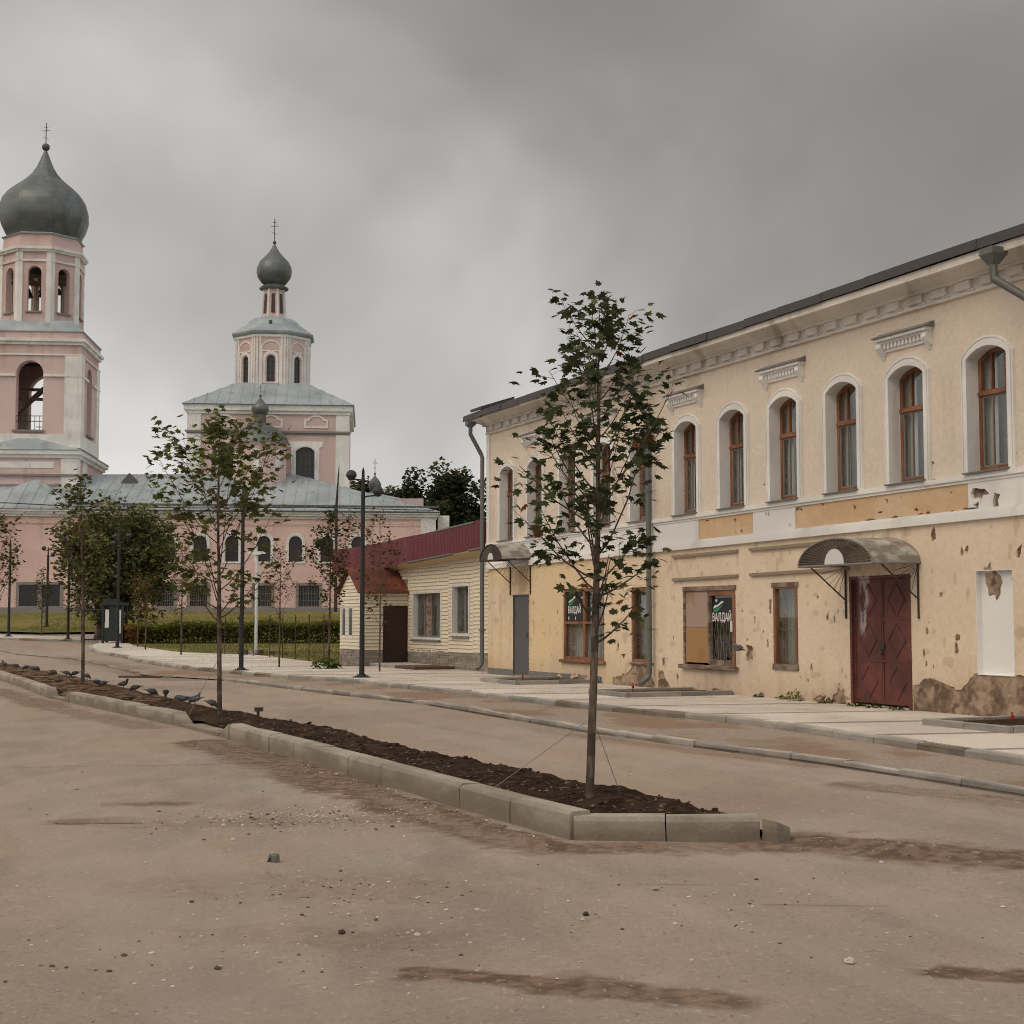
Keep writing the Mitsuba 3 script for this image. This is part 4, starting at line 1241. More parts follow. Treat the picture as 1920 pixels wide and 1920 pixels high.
zb = lambda s: 3.575 + .037 * s + .0006 * s * s
zt = lambda s: 4.385 + .036 * s + (.0011 * s * s)
ed = [-15, -13.0, -11.2, -9.4, -7.6, -5.9, -4.2, -2.5, -.9, -.28]
for a, b in zip(ed[:-1], ed[1:]):
    dz = rs.uniform(-.03, .03)
    part(S, 'fascia_sheet', corrug(a + .004, b - .004, zb(a) + dz, zb(b) + dz, zt(a) + dz * .7, zt(b) + dz * .7, -.5 + rs.uniform(-.012, .0)), 'mat_redroof', SH, label='dark red profiled sheet' if a < -14 else None)
part(S, 'fascia_trim', [hull([[x, y, z] for x, q in ((a, zb(a)), (b, zb(b))) for y, z in ((-.55, q + .0), (-.535, q + .035), (-.50, q - .035))]) for a, b in ((-6.6, -2.6), (-1.3, -.4))] + [hull([[x, y, z] for x, q in ((a, zt(a)), (b, zt(b))) for y, z in ((-.54, q - .03), (-.53, q + .02), (-.48, q + .02))]) for a, b in ((-4.2, -.9),)], 'mat_pipe', SH)
part(S, 'floor', [bx(-15.2, -.35, 2.2, 2.3, -.2, 3.2), bx(-15.2, -.35, .3, 2.2, -.2, -.1)], 'mat_inside', SH)
# the porch: gable to the street, brown door in the side that faces the camera
PX0, PX1, PY = -10.2, -7.95, -1.65
pw = numbered(f'{S}__porch')
part(pw, 'wall', [bx(PX0 + .01, PX1 - .001, PY + .001, -.001, -.3, 2.5), hull([[x, y, z] for x, z in ((PX0 + .02, 2.5), (PX1 - .02, 2.5), ((PX0 + PX1) / 2, 3.18)) for y in (PY + .01, 0)])], 'mat_ledge', SH)  # dark behind the boards: lap shadow lines put into the colour
gab = Polygon([(PX0, .52), (PX1, .52), (PX1, 2.46), ((PX0 + PX1) / 2, 3.2), (PX0, 2.46)])
pwin = [box(-10.02, .92, -9.58, 1.95), box(-9.26, .92, -8.80, 1.95)]
part(pw, 'siding', siding(gab.difference(unary_union(pwin)), y=PY), 'mat_cream', SH, kind='stuff')
SIDE = Frame(SH.pt(PX1, 0), -SH.ey, -SH.ex)   # x out towards the street, y into the porch
part(pw, 'siding', siding(box(.0, .50, -PY, 2.46).difference(box(.06, 0, .86, 1.95))), 'mat_cream', SIDE, kind='stuff')
part(pw, 'corner_strip', [bx(-.03 - PY, -PY + .03, -.03, .05, -.1, 2.46)], 'mat_cream', SIDE)
part(pw, 'plinth', facing(PX0, PX1, -.1, .51, PY, rs), 'mat_facing', SH, kind='stuff')
part(pw, 'plinth', facing(.9, -PY - .04, -.1, .50, 0, rs), 'mat_facing', SIDE, kind='stuff')
part(pw, 'door', [cbx(.08, .84, -.02, .05, .06, 1.93, .008), bx(.03, .079, -.035, .04, .0, 1.97), bx(.841, .89, -.035, .04, .0, 1.97), bx(.03, .89, -.034, .04, 1.931, 1.985), tube([[.76, -.02, 1.0], [.76, -.07, 1.0], [.70, -.07, 1.0]], .012, 6)], 'mat_browndoor', SIDE, label='dark brown door')
for op in pwin:
    x0, z0, x1, z1 = op.bounds
    part(pw, 'window', [ext(op.buffer(.05, join_style=2).difference(op), PY - .035, PY), ext(op.buffer(.002, join_style=2).difference(op.buffer(-.05, join_style=2)), PY - .01, PY + .0005)], 'mat_vinyl', SH)
    part(pw, 'pane', bx(x0 + .05, x1 - .05, PY - .006, PY - .002, z0 + .05, z1 - .05), 'mat_darkwin', SH)
cx = (PX0 + PX1) / 2
for sgn, nm in ((1, 'roof'), (-1, 'roof')):
    e = cx + sgn * 1.3
    part(pw, nm, hull([[x, y, z] for x, z in ((cx, 3.27), (cx, 3.23), (e, 2.42), (e, 2.38)) for y in (PY - .16, .0)]), 'mat_rustroof', SH)
part(pw, 'eaves', bx(PX1 + .0, PX1 + .1, PY + .01, -.0, 2.33, 2.395), 'mat_cream', SH)
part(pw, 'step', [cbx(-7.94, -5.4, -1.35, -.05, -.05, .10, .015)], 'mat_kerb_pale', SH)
part(pw, 'step', [cbx(-5.39, -3.6, -1.35, -.05, -.05, .09, .015)], 'mat_brownstep', SH, label='brown tiled end of the step')

# ------------------------------------------------------------------ the church
R0 = math.radians(5.5)
CH = Frame([-18.067, 105.5, 0], [math.cos(R0), math.sin(R0), 0], [-math.sin(R0), math.cos(R0), 0])
C = thing('church', 'long pink and white church with grey metal roofs and an onion domed octagon', 'church')


def pol(n, r, phase=None):
    a = (PI / n if phase is None else phase) + np.arange(n) * 2 * PI / n
    return np.stack([r * np.cos(a), r * np.sin(a)], 1)


def seam(parent, face, width, mat_='mat_zinc', th=.03, rib=.05):
    """A planar roof face laid with standing seam sheets; face[0]->face[1] is the eave. Each sheet is a piece."""
    f = np.array(face, float)
    o, e = f[0], (f[1] - f[0]) / np.linalg.norm(f[1] - f[0])
    nrm = np.cross(e, f[2] - f[0])
    nrm /= np.linalg.norm(nrm)
    if nrm[2] < 0:
        nrm = -nrm
    u = np.cross(nrm, e)
    P = Polygon([((q - o) @ e, (q - o) @ u) for q in f]).buffer(0)
    x0, y0, x1, y1 = P.bounds
    n = max(1, round((x1 - x0) / width))
    for i in range(n):
        a, b = x0 + i * (x1 - x0) / n, x0 + (i + 1) * (x1 - x0) / n
        m = []
        for q, lo, hi in ((box(a, y0 - 1, b, y1 + 1), 0, th), (box(b - .045, y0 - 1, b + .0, y1 + 1), th + .001, th + rib)):
            for g in geoms(P.intersection(q)):
                c = np.array(g.exterior.coords)[:-1]
                pts = o + c[:, :1] * e + c[:, 1:] * u
                m.append(hull(np.vstack([pts + nrm * lo, pts + nrm * hi])))
        if m:
            part(parent, 'panel', m, mat_, CH)


def ogee(prof, n, c, phase):
    return lathe(prof, n, c, phase)


# nave
AW = [-8.35, -6.15, -3.93, -1.72, .53, 2.73, 4.95, 7.15]
LWN = [(-15.45, 1.22), (-13.92, 1.26), (-9.2, 1.2), (-6.3, 1.2), (-3.99, 1.2), (.49, 1.14), (3.70, 1.44), (7.0, 1.2)]
nave = box(-26, 1.5, 12.55, 9.0)
aw = [arch(x - .46, x + .46, 5.57, 6.92, .47) for x in AW]
lw = [box(x - w / 2, 2.42, x + w / 2, 3.88) for x, w in LWN]
NW = numbered(f'{C}__nave')
part(NW, 'wall', [ext(nave.difference(unary_union(aw + lw)), 0, .5), bx(12.05, 12.55, .5, 17, 1.5, 9), bx(-26, 12.05, 16.5, 17, 1.5, 9), bx(-26, -25.5, .5, 16.5, 1.5, 9)], 'mat_pink', CH)
part(NW, 'floor', [bx(-25.5, 12.05, 4.0, 4.1, 1.5, 9), bx(-25.5, 12.05, .5, 4, 4.6, 4.8)], 'mat_inside', CH)
part(NW, 'plinth', bx(-26, 12.7, -.14, 0.0, .8, 2.33), 'mat_greyframe', CH)
part(NW, 'cornice', [bx(-26.2, 12.75, -.14, -.001, 8.62, 8.80), bx(-26.3, 12.85, -.30, -.001, 8.801, 8.98), bx(-26.4, 12.95, -.44, .0, 8.981, 9.06)], 'mat_white', CH)
part(NW, 'moulding', [bx(-26.2, 12.6, -.05, -.0005, 8.12, 8.24), bx(-26.2, 12.6, -.08, -.0005, 8.24, 8.28)], 'mat_pink', CH)
for m_ in [bx(11.6, 12.62, -.12, -.001, 2.331, 8.62), bx(12.55, 12.67, -.119, 1.0, 2.331, 8.62), bx(12.9, 13.7, 1.2, 2.2, 1.5, 9.0)]:
    part(NW, 'pilaster', m_, 'mat_white', CH)
for x, op in zip(AW, aw):
    w = numbered(f'{C}__arched_window')
    o2 = arch(x - .68, x + .68, 5.45, 6.95, .68)
    part(w, 'surround', [ext(o2.difference(op), -.07, -.0005), ext(o2.buffer(-.09).difference(op.buffer(.03)), -.09, -.0702)], 'mat_white', CH)
    part(w, 'frame', ext(frame_of(op, .07, [box(x - .04, 5, x + .04, 8), box(x - 1, 6.2, x + 1, 6.28), box(x - 1, 6.86, x + 1, 6.94)]), .18, .24), 'mat_reddish', CH)
    part(w, 'pane', sheet(op.buffer(-.03), .21), 'mat_darkwin', CH)
for (x, wd), op in zip(LWN, lw):
    w = numbered(f'{C}__ground_window')
    part(w, 'surround', ext(op.buffer(.2, join_style=2).difference(op).intersection(box(-50, 2.331, 50, 9)), -.06, -.0005), 'mat_greyframe', CH)
    part(w, 'frame', ext(frame_of(op, .06, [box(x - .03, 2, x + .03, 5)]), .15, .2), 'mat_reddish', CH)
    part(w, 'pane', sheet(op.buffer(-.03), .17), 'mat_darkwin', CH)
    part(w, 'grille', [tube([[x - wd / 2 + q * wd, .08, 2.42], [x - wd / 2 + q * wd, .08, 3.88]], .015, 4) for q in np.linspace(.1, .9, 7)] + [tube([[x - wd / 2, .08, z], [x + wd / 2, .08, z]], .015, 4) for z in (2.8, 3.3)], 'mat_bars', CH)
k_ = (12.3 - 9.15) / 8.45
zr = lambda y: 9.15 + (y + .45) * k_
NR = numbered(f'{C}__nave_roof')
seam(NR, [(-26.3, -.45, zr(-.45)), (12.95, -.45, zr(-.45)), (1.7, 9.2, zr(9.2)), (.2, 8.0, zr(8.0)), (-26.3, 8.0, zr(8.0))], .80)
seam(NR, [(12.95, -.45, 9.15), (12.95, 17.4, 9.15), (1.7, 9.2, zr(9.2))], 1.2)
part(NR, 'roof_body', [hull([(-26.3, -.4, 9.07), (12.9, -.4, 9.07), (12.9, 17.3, 9.07), (-26.3, 17.3, 9.07), (1.7, 9.15, zr(9.15) - .03), (.3, 8.0, zr(8) - .03), (-26.2, 8.0, zr(8) - .03)])], 'mat_zinc', CH)
part(NR, 'gutter', [hull([[x, y, z + q] for x, q in ((-26.3, .10), (12.9, -.02)) for y, z in ((.35, 9.50), (.35, 9.62), (.42, 9.50), (.42, 9.64))]), bx(-26.3, 12.95, -.50, -.452, 9.07, 9.15)], 'mat_greymetal', CH)
part(NR, 'dormer', hull([(-10.5, 5.9, zr(5.9)), (-9.2, 5.9, zr(5.9)), (-9.85, 5.95, zr(5.9) + .85), (-9.85, 8.0, zr(8)), (-10.5, 6.4, zr(6.4)), (-9.2, 6.4, zr(6.4))]), 'mat_greymetal', CH)
LB = numbered(f'{C}__west_bay')
part(LB, 'wall', bx(-20.4, -12.3, -.9, -.0, 1.5, 8.62), 'mat_pink', CH)
part(LB, 'cornice', [bx(-20.5, -12.2, -1.05, -.31, 8.62, 8.8), bx(-20.6, -12.1, -1.2, -.31, 8.801, 8.98), bx(-20.7, -12.0, -1.34, -.45, 8.981, 9.06)], 'mat_white', CH)
part(LB, 'plinth', bx(-20.5, -12.2, -1.03, -.15, .8, 2.33), 'mat_greyframe', CH)
part(LB, 'moulding', bx(-20.45, -12.25, -.96, -.0, 8.12, 8.27), 'mat_pink', CH)
AP = (-15.95, 3.2, 11.55)
seam(f'{LB}__roof' if False else LB, [(-20.7, -1.35, 9.1), (-12.0, -1.35, 9.1), AP], .85)
seam(LB, [(-12.0, -1.35, 9.1), (-12.0, 6.5, 9.1), AP], .9)
part(LB, 'roof_body', hull([(-20.7, -1.33, 9.07), (-12.02, -1.33, 9.07), (-12.02, 6.4, 9.07), (-20.7, 6.4, 9.07), (AP[0], AP[1], AP[2] - .03)]), 'mat_zinc', CH)
for x in (-15.45, -13.92):
    w = numbered(f'{C}__ground_window')
    op = box(x - .61, 2.42, x + .61, 3.88)
    part(w, 'surround', ext(op.buffer(.2, join_style=2).difference(op).intersection(box(-50, 2.331, 50, 9)), -.98, -.9005), 'mat_greyframe', CH)
    part(w, 'pane', bx(x - .61, x + .61, -.93, -.901, 2.42, 3.88), 'mat_darkwin', CH)

# the main cube
QX0, QX1, QY0, QY1 = -5.98, 6.28, 9.0, 21.2
MB = numbered(f'{C}__main_block')
bw = [arch(x - .72, x + .72, 12.0, 14.45, .33) for x in (2.97, -2.75)]
part(MB, 'wall', [ext(box(QX0, 9, QX1, 17.95).difference(unary_union(bw)), QY0, QY0 + .6), bx(QX0, QX0 + .6, QY0 + .6, QY1, 9, 17.95), bx(QX1 - .6, QX1, QY0 + .6, QY1, 9, 17.95), bx(QX0 + .6, QX1 - .6, QY1 - .6, QY1, 9, 17.95)], 'mat_pink', CH)
for m_ in [bx(QX0 - .06, QX0 + .98, QY0 - .08, QY0 - .0005, 9, 17.3), bx(QX1 - .98, QX1 + .06, QY0 - .08, QY0 - .0005, 9, 17.3), bx(QX1 + .0005, QX1 + .061, QY0, QY0 + 1, 9, 17.3), bx(QX0 - .061, QX0 - .0005, QY0, QY0 + 1, 9, 17.3)]:
    part(MB, 'pilaster', m_, 'mat_white', CH)
part(MB, 'cornice', [bx(QX0 - .16, QX1 + .16, QY0 - .16, QY0 - .001, 17.3, 17.55), bx(QX0 - .3, QX1 + .3, QY0 - .30, QY1 + .3, 17.551, 17.98)], 'mat_white', CH)
part(MB, 'moulding', [bx(QX0 - .22, QX1 + .22, QY0 - .2, QY0 - .081, 15.85, 16.0), bx(QX0 - .1, QX1 + .1, QY0 - .09, QY0 - .001, 15.72, 15.86)], 'mat_greyframe', CH)
for x, op in zip((2.97, -2.75), bw):
    w = numbered(f'{C}__tall_window')
    o2 = Polygon([(x - 1.08, 12.0), (x + 1.08, 12.0), (x + 1.08, 14.75), (x + 1.32, 14.8), (x + 1.32, 15.2), (x - 1.32, 15.2), (x - 1.32, 14.8), (x - 1.08, 14.75)])
    part(w, 'surround', [ext(o2.difference(op), QY0 - .09, QY0 - .0005), ext(arch(x - .9, x + .9, 12, 14.55, .4).difference(op.buffer(.05)), QY0 - .13, QY0 - .0902)], 'mat_white', CH)
    part(w, 'frame', ext(frame_of(op, .07, [box(x + q - .025, 10, x + q + .025, 16) for q in (-.36, 0, .36)] + [box(x - 1, z, x + 1, z + .05) for z in (12.5, 13.05, 13.6, 14.15)]), QY0 + .2, QY0 + .26), 'mat_greymetal', CH)
    part(w, 'pane', sheet(op.buffer(-.03), QY0 + .23), 'mat_darkwin', CH)
for x in (3.78, .3, -3.2):
    og = Polygon([(x - .9, 16.25), (x + .9, 16.25), (x + .9, 16.95), (x + .62, 16.95), (x + .45, 17.15), (x + .2, 17.26), (x - .2, 17.26), (x - .45, 17.15), (x - .62, 16.95), (x - .9, 16.95)])
    part(MB, 'panel_frame', ext(og.difference(og.buffer(-.13)), QY0 - .08, QY0 - .0005), 'mat_white', CH)
MR = numbered(f'{C}__main_roof')
cxm, cym = .15, 15.1
e0, hz = 6.55, 18.0
rt = 2.7
for q in range(4):
    a = [(-e0, -e0), (e0, -e0), (e0, e0), (-e0, e0)]
    (ax, ay), (bx_, by) = a[q], a[(q + 1) % 4]
    f = rt / e0
    seam(MR, [(cxm + ax, cym + ay, hz), (cxm + bx_, cym + by, hz), (cxm + bx_ * f, cym + by * f, 20.25), (cxm + ax * f, cym + ay * f, 20.25)], .85)
part(MR, 'roof_body', hull([(cxm + sx * e0 * g, cym + sy * e0 * g, z) for sx in (-1, 1) for sy in (-1, 1) for g, z in ((1.0, 17.985), (.41, 20.2))]), 'mat_zinc', CH)
# octagon with arched windows
OC = numbered(f'{C}__octagon')
oc = (.05, 15.1)
apo, RV = 2.92, 2.92 / math.cos(PI / 8)
ow = arch(-.33, .33, 20.35, 22.15, .34)
fwid = RV * math.sin(PI / 8)
for q in range(8):
    a = q * PI / 4
    nx, ny = math.sin(a), -math.cos(a)
    FR = Frame(CH.pt(oc[0] + nx * apo, oc[1] + ny * apo), CH.ex * math.cos(a) + CH.ey * math.sin(a), -(CH.ex * nx + CH.ey * ny))
    part(OC, 'wall', ext(box(-fwid, 18.6, fwid, 24.3).difference(ow), 0, .35), 'mat_pink', FR)
    tr = [ext(arch(-.6, .6, 20.2, 22.2, .62).difference(ow.buffer(.1)), -.05, -.0005)]
    tr += [ext(arch(-.78, .78, 22.85, 23.2, .5).difference(arch(-.66, .66, 22.8, 23.18, .4)), -.06, -.0005), bx(-.78, .78, -.06, -.0006, 22.78, 22.86)]
    tr += [bx(x - .07, x + .07, -.05, -.0005, 19.9, 23.95) for x in (-fwid + .12, -fwid + .36, fwid - .36, fwid - .12)] + [bx(-.78, -.66, -.045, -.0005, 20.2, 22.78), bx(.66, .78, -.045, -.0005, 20.2, 22.78)]
    tr += [bx(-fwid - .03, fwid + .03, -.1, -.0005, 23.951, 24.15)]
    part(OC, 'trim', tr, 'mat_white', FR)
    part(OC, 'window', [ext(frame_of(ow, .05, [box(-.02, 20, .02, 23)] + [box(-1, z, 1, z + .035) for z in (20.8, 21.25, 21.7, 22.1)]), .12, .17)], 'mat_greymetal', FR)
    part(OC, 'pane', sheet(ow, .15), 'mat_darkwin', FR)
ph = PI / 8 - PI / 2
part(OC, 'eaves', lathe([(RV + .02, 24.15), (RV + .32, 24.3), (RV + .36, 24.42), (RV + .3, 24.5)], 8, (*oc, 0), ph), 'mat_zinc', CH)
part(OC, 'roof', lathe([(RV + .34, 24.46), (2.42, 25.2), (2.36, 25.22), (2.1, 25.55), (1.65, 25.85), (1.05, 26.02)], 8, (*oc, 0), ph), 'mat_zinc', CH)
part(OC, 'vent', lathe([(.14, 0), (.14, .2)], 8, (oc[0] - .1, oc[1] - 2.35, 25.2)), 'mat_greymetal', CH)
LN = numbered(f'{C}__lantern')
part(LN, 'wall', lathe([(1.02, 25.9), (.86, 28.35)], 8, (*oc, 0), ph), 'mat_pink', CH)
for q in range(8):
    a = ph + q * PI / 4
    part(LN, 'column', tube([[oc[0] + 1.02 * math.cos(a), oc[1] + 1.02 * math.sin(a), 25.95], [oc[0] + .87 * math.cos(a), oc[1] + .87 * math.sin(a), 28.3]], .085, 6), 'mat_white', CH)
    b = a + PI / 8
    nx, ny = math.cos(b), math.sin(b)
    part(LN, 'panel', [hull([[oc[0] + nx * r - ny * t, oc[1] + ny * r + nx * t, z] for r, t, z in ((.95 + d, s * .15, 26.3) for d in (0, .03) for s in (-1, 1))] + [[oc[0] + nx * r - ny * t, oc[1] + ny * r + nx * t, z] for r, t, z in ((.86 + d, s * .13, 27.9) for d in (0, .03) for s in (-1, 1))])], 'mat_reddish', CH)
part(LN, 'collar', lathe([(.9, 28.3), (1.18, 28.38), (1.2, 28.48), (.8, 28.75)], 16, (*oc, 0)), 'mat_dome', CH, smooth=30)
ON = [(.74, 28.7), (1.05, 28.95), (1.34, 29.35), (1.43, 29.75), (1.40, 30.2), (1.2, 30.65), (.86, 31.02), (.5, 31.4), (.27, 31.75), (.1, 32.1), (.05, 32.2)]
part(LN, 'onion_dome', lathe(ON, 16, (*oc, 0)), 'mat_dome', CH, smooth=40)


def cross(parent, x, y, z, r, h):
    part(parent, 'orb', trimesh.creation.icosphere(subdivisions=2, radius=r).apply_translation([x, y, z]), 'mat_greymetal', CH, smooth=True)
    s = h / 2.0
    part(parent, 'cross', [tube([[x, y, z + r], [x, y, z + h]], .035 * s, 5), tube([[x - .33 * s, y + .1, z + h * .68], [x + .33 * s, y - .1, z + h * .68]], .025 * s, 4), tube([[x - .18 * s, y, z + h * .83], [x + .18 * s, y, z + h * .83]], .02 * s, 4), tube([[x - .2 * s, y, z + h * .42], [x + .2 * s, y, z + h * .33]], .02 * s, 4)], 'mat_iron', CH)


cross(LN, *oc, 32.3, .15, 2.0)
# little apse with half dome
AS = numbered(f'{C}__apse')
ac = (-.40, 7.6)
part(AS, 'wall', lathe([(2.0, 9.5), (2.0, 14.55), (2.12, 14.6), (2.2, 14.8)], 32, (*ac, 0)), 'mat_pink', CH, smooth=30)
part(AS, 'roof', lathe([(2.3, 14.78), (2.25, 14.84), (1.95, 15.4), (1.5, 15.85), (.95, 16.2), (.45, 16.38), (.42, 17.05), (.48, 17.1)], 24, (*ac, 0)), 'mat_dome', CH, smooth=30)
part(AS, 'onion_dome', lathe([(.42, 17.05), (.58, 17.2), (.66, 17.45), (.6, 17.7), (.36, 17.98), (.12, 18.25), (.04, 18.4)], 16, (*ac, 0)), 'mat_dome', CH, smooth=40)
cross(AS, ac[0], ac[1], 18.5, .1, .9)
for a in (-.95, .0, .95):
    nx, ny = math.sin(a - .1), -math.cos(a - .1)
    FR = Frame(CH.pt(ac[0] + nx * 1.985, ac[1] + ny * 1.985), CH.ex * math.cos(a - .1) + CH.ey * math.sin(a - .1), -(CH.ex * nx + CH.ey * ny))
    op = arch(-.28, .28, 12.85, 14.0, .28)
    part(AS, 'blind_window', [ext(op, -.04, .1), ext(frame_of(op, .06, [box(-.02, 12, .02, 15), box(-1, 13.2, 1, 13.24), box(-1, 13.6, 1, 13.64), box(-1, 14, 1, 14.04)]), -.07, -.041)], 'mat_white', FR)
# small cupola at the back
EC = numbered(f'{C}__east_cupola')
part(EC, 'roof_body', hull([(6.5, 22, 11.5), (12.5, 22, 11.5), (12.5, 28, 11.5), (6.5, 28, 11.5), (8.0, 25, 12.7), (11.0, 25, 12.1)]), 'mat_zinc', CH)
part(EC, 'wall', bx(6.6, 12.4, 17, 27.9, 2, 11.5), 'mat_pink', CH)
part(EC, 'drum', lathe([(.34, 12.0), (.34, 12.8)], 12, (8.41, 25, 0)), 'mat_zinc', CH, smooth=30)
part(EC, 'onion_dome', lathe([(.34, 12.7), (.5, 12.95), (.57, 13.25), (.5, 13.55), (.28, 13.85), (.1, 14.05), (.04, 14.2)], 16, (8.41, 25, 0)), 'mat_dome', CH, smooth=40)
cross(EC, 8.41, 25, 14.3, .1, 1.35)

# ------------------------------------------------------------------ bell tower
B = thing('bell_tower', 'tall pink and white bell tower with a big grey onion dome', 'bell tower')
tx, ty, hb = -17.08, 9.0, 3.66
BASE = numbered(f'{B}__base')
part(BASE, 'wall', bx(tx - 3.55, tx + 3.55, 4.9, 16, 2, 13.3), 'mat_pink', CH)
for m_ in [bx(tx + 2.5, tx + 3.65, 4.8, 4.899, 9, 13.3), bx(tx - 3.65, tx - 2.5, 4.8, 4.899, 9, 13.3), bx(tx + 3.551, tx + 3.65, 4.8, 6.0, 9, 13.3), bx(tx + 3.551, tx + 3.62, 7.3, 9.0, 9, 13.3)]:
    part(BASE, 'pilaster', m_, 'mat_white', CH)
part(BASE, 'panel', bx(tx - 2.2, tx + 2.0, 4.85, 4.899, 12.55, 13.02), 'mat_white', CH)
part(BASE, 'moulding', [bx(tx - 3.8, tx + 3.8, 4.68, 16, 11.95, 12.1), bx(tx - 3.6, tx + 3.6, 4.86, 4.8995, 11.1, 11.35)], 'mat_greyframe', CH)
part(BASE, 'cornice', [bx(tx - 3.75, tx + 3.75, 4.7, 16.1, 13.301, 13.55), bx(tx - 3.95, tx + 3.95, 4.5, 16.3, 13.551, 13.86)], 'mat_white', CH)
part(BASE, 'roof', [hull([(tx - 4.05, 4.4, 13.87), (tx + 4.05, 4.4, 13.87), (tx + 4.05, 16.4, 13.87), (tx - 4.05, 16.4, 13.87), (tx, 5.4, 14.95), (tx + 3.0, 9, 14.5), (tx - 3.0, 9, 14.5), (tx, 15, 14.9)])], 'mat_zinc', CH)
MID = numbered(f'{B}__belfry')
bo = arch(-.98, .98, 15.42, 19.6, .98)
for q in range(4):
    a = q * PI / 2
    nx, ny = math.sin(a), -math.cos(a)
    FR = Frame(CH.pt(tx + nx * hb, ty + ny * hb), CH.ex * math.cos(a) + CH.ey * math.sin(a), -(CH.ex * nx + CH.ey * ny))
    part(MID, 'wall', ext(box(-hb + (.0 if q % 2 == 0 else .9), 13.4, hb - (.0 if q % 2 == 0 else .9), 21.75).difference(arch(-1.45, 1.45, 15.42, 19.3, 1.2) if q == 2 else bo), 0, .9), 'mat_pink', FR)
    for sx in (-1, 1):
        part(MID, 'pilaster', bx(min(sx * (hb + .1), sx * (hb - 1.12)), max(sx * (hb + .1), sx * (hb - 1.12)), -.1, -.0005, 14.2, 20.95), 'mat_white', FR)
    part(MID, 'moulding', [bx(-hb - .14, -1.0, -.15, -.101, 19.38, 19.55), bx(1.0, hb + .14, -.15, -.101, 19.38, 19.55), bx(-hb + 1.121, -1.0, -.1, -.0006, 19.4, 19.53), bx(1.0, hb - 1.121, -.1, -.0006, 19.4, 19.53), bx(-hb - .12, hb + .12, -.13, -.0006, 20.96, 21.06)], 'mat_white', FR)
    part(MID, 'base_band', bx(-hb - .11, hb + .11, -.115, -.0007, 14.1, 15.1), 'mat_white', FR)
    part(MID, 'railing', [tube([[-1, .4, z], [1, .4, z]], .03, 4) for z in (16.1, 16.5)] + [tube([[x, .4, 15.4], [x, .4, 16.5]], .02, 4) for x in (-.7, -.35, 0, .35, .7)], 'mat_iron', FR)
    part(MID, 'sill', bx(-1.15, 1.15, -.2, .2, 15.25, 15.41), 'mat_greyframe', FR)
part(MID, 'cornice', [bx(tx - hb - .18, tx + hb + .18, ty - hb - .18, ty + hb + .18, 21.751, 21.98), bx(tx - hb - .34, tx + hb + .34, ty - hb - .34, ty + hb + .34, 21.981, 22.2)], 'mat_white', CH)
part(MID, 'parapet', bx(tx - hb - .1, tx + hb + .1, ty - hb - .1, ty + hb + .1, 22.201, 22.72), 'mat_pink', CH)
part(MID, 'roof', hull([(tx + sx * (hb + .2) * g, ty + sy * (hb + .2) * g, z) for sx in (-1, 1) for sy in (-1, 1) for g, z in ((1, 22.721), (1, 22.79), (.72, 23.75))]), 'mat_zinc', CH)
part(MID, 'floor', [bx(tx - 2.8, tx + 2.8, ty - 2.8, ty + 2.8, 15.0, 15.25), bx(tx - 2.8, tx + 2.8, ty - 2.8, ty + 2.8, 21.2, 21.7)], 'mat_inside', CH)
part(MID, 'stair', [hull([[tx + x, ty + 1.0 + y, z + q] for x, z in ((-2.8, 16.4), (2.2, 21.2)) for y in (0, .8) for q in (0, .3)])], 'mat_oldwood', CH)
part(MID, 'beam', [bx(tx - 2.8, tx + 2.8, ty - .1, ty + .1, 18.1, 18.3), bx(tx - 2.8, tx + 2.8, ty + .9, ty + 1.1, 19.0, 19.2)], 'mat_oldwood', CH)
UP = numbered(f'{B}__octagon')
ua, uR = 2.82, 2.82 / math.cos(PI / 8)
uf = uR * math.sin(PI / 8)
uo = arch(-.5, .5, 24.45, 27.35, .5)
for q in range(8):
    a = q * PI / 4
    nx, ny = math.sin(a), -math.cos(a)
    FR = Frame(CH.pt(tx + nx * ua, ty + ny * ua), CH.ex * math.cos(a) + CH.ey * math.sin(a), -(CH.ex * nx + CH.ey * ny))
    part(UP, 'wall', ext(box(-uf, 22.8, uf, 28.95).difference(arch(-.92, .92, 24.45, 27.2, .6) if q in (3, 4, 5) else uo), 0, .45), 'mat_pink', FR)
    for sx in (-1, 1):
        part(UP, 'pilaster', bx(min(sx * (uf + .04), sx * (uf - .30)), max(sx * (uf + .04), sx * (uf - .30)), -.1, -.0005, 23.2, 28.95), 'mat_white', FR)
    part(UP, 'cornice', [bx(-uf - .06, uf + .06, -.13, -.0006, 28.2, 28.35), bx(-uf - .09, uf + .09, -.22, .1, 28.951, 29.1), bx(-uf - .12, uf + .12, -.34, .1, 29.101, 29.28)], 'mat_white', FR)
    part(UP, 'sill', bx(-.6, .6, -.16, .1, 24.32, 24.44), 'mat_greyframe', FR)
part(UP, 'parapet', lathe([(uR - .02, 29.281), (uR - .12, 30.3)], 8, (tx, ty, 0), ph), 'mat_pink', CH)
part(UP, 'floor', lathe([(uR - .5, 24.1), (uR - .5, 24.3)], 8, (tx, ty, 0), ph), 'mat_inside', CH)
part(UP, 'ceiling', lathe([(uR - .3, 28.4), (uR - .3, 28.7)], 8, (tx, ty, 0), ph), 'mat_inside', CH)
part(UP, 'beam', [bx(tx - 2.4, tx + 2.4, ty - .1, ty + .1, 27.0, 27.2), bx(tx - .1, tx + .1, ty - 2.4, ty + 2.4, 26.8, 27.0)], 'mat_oldwood', CH)
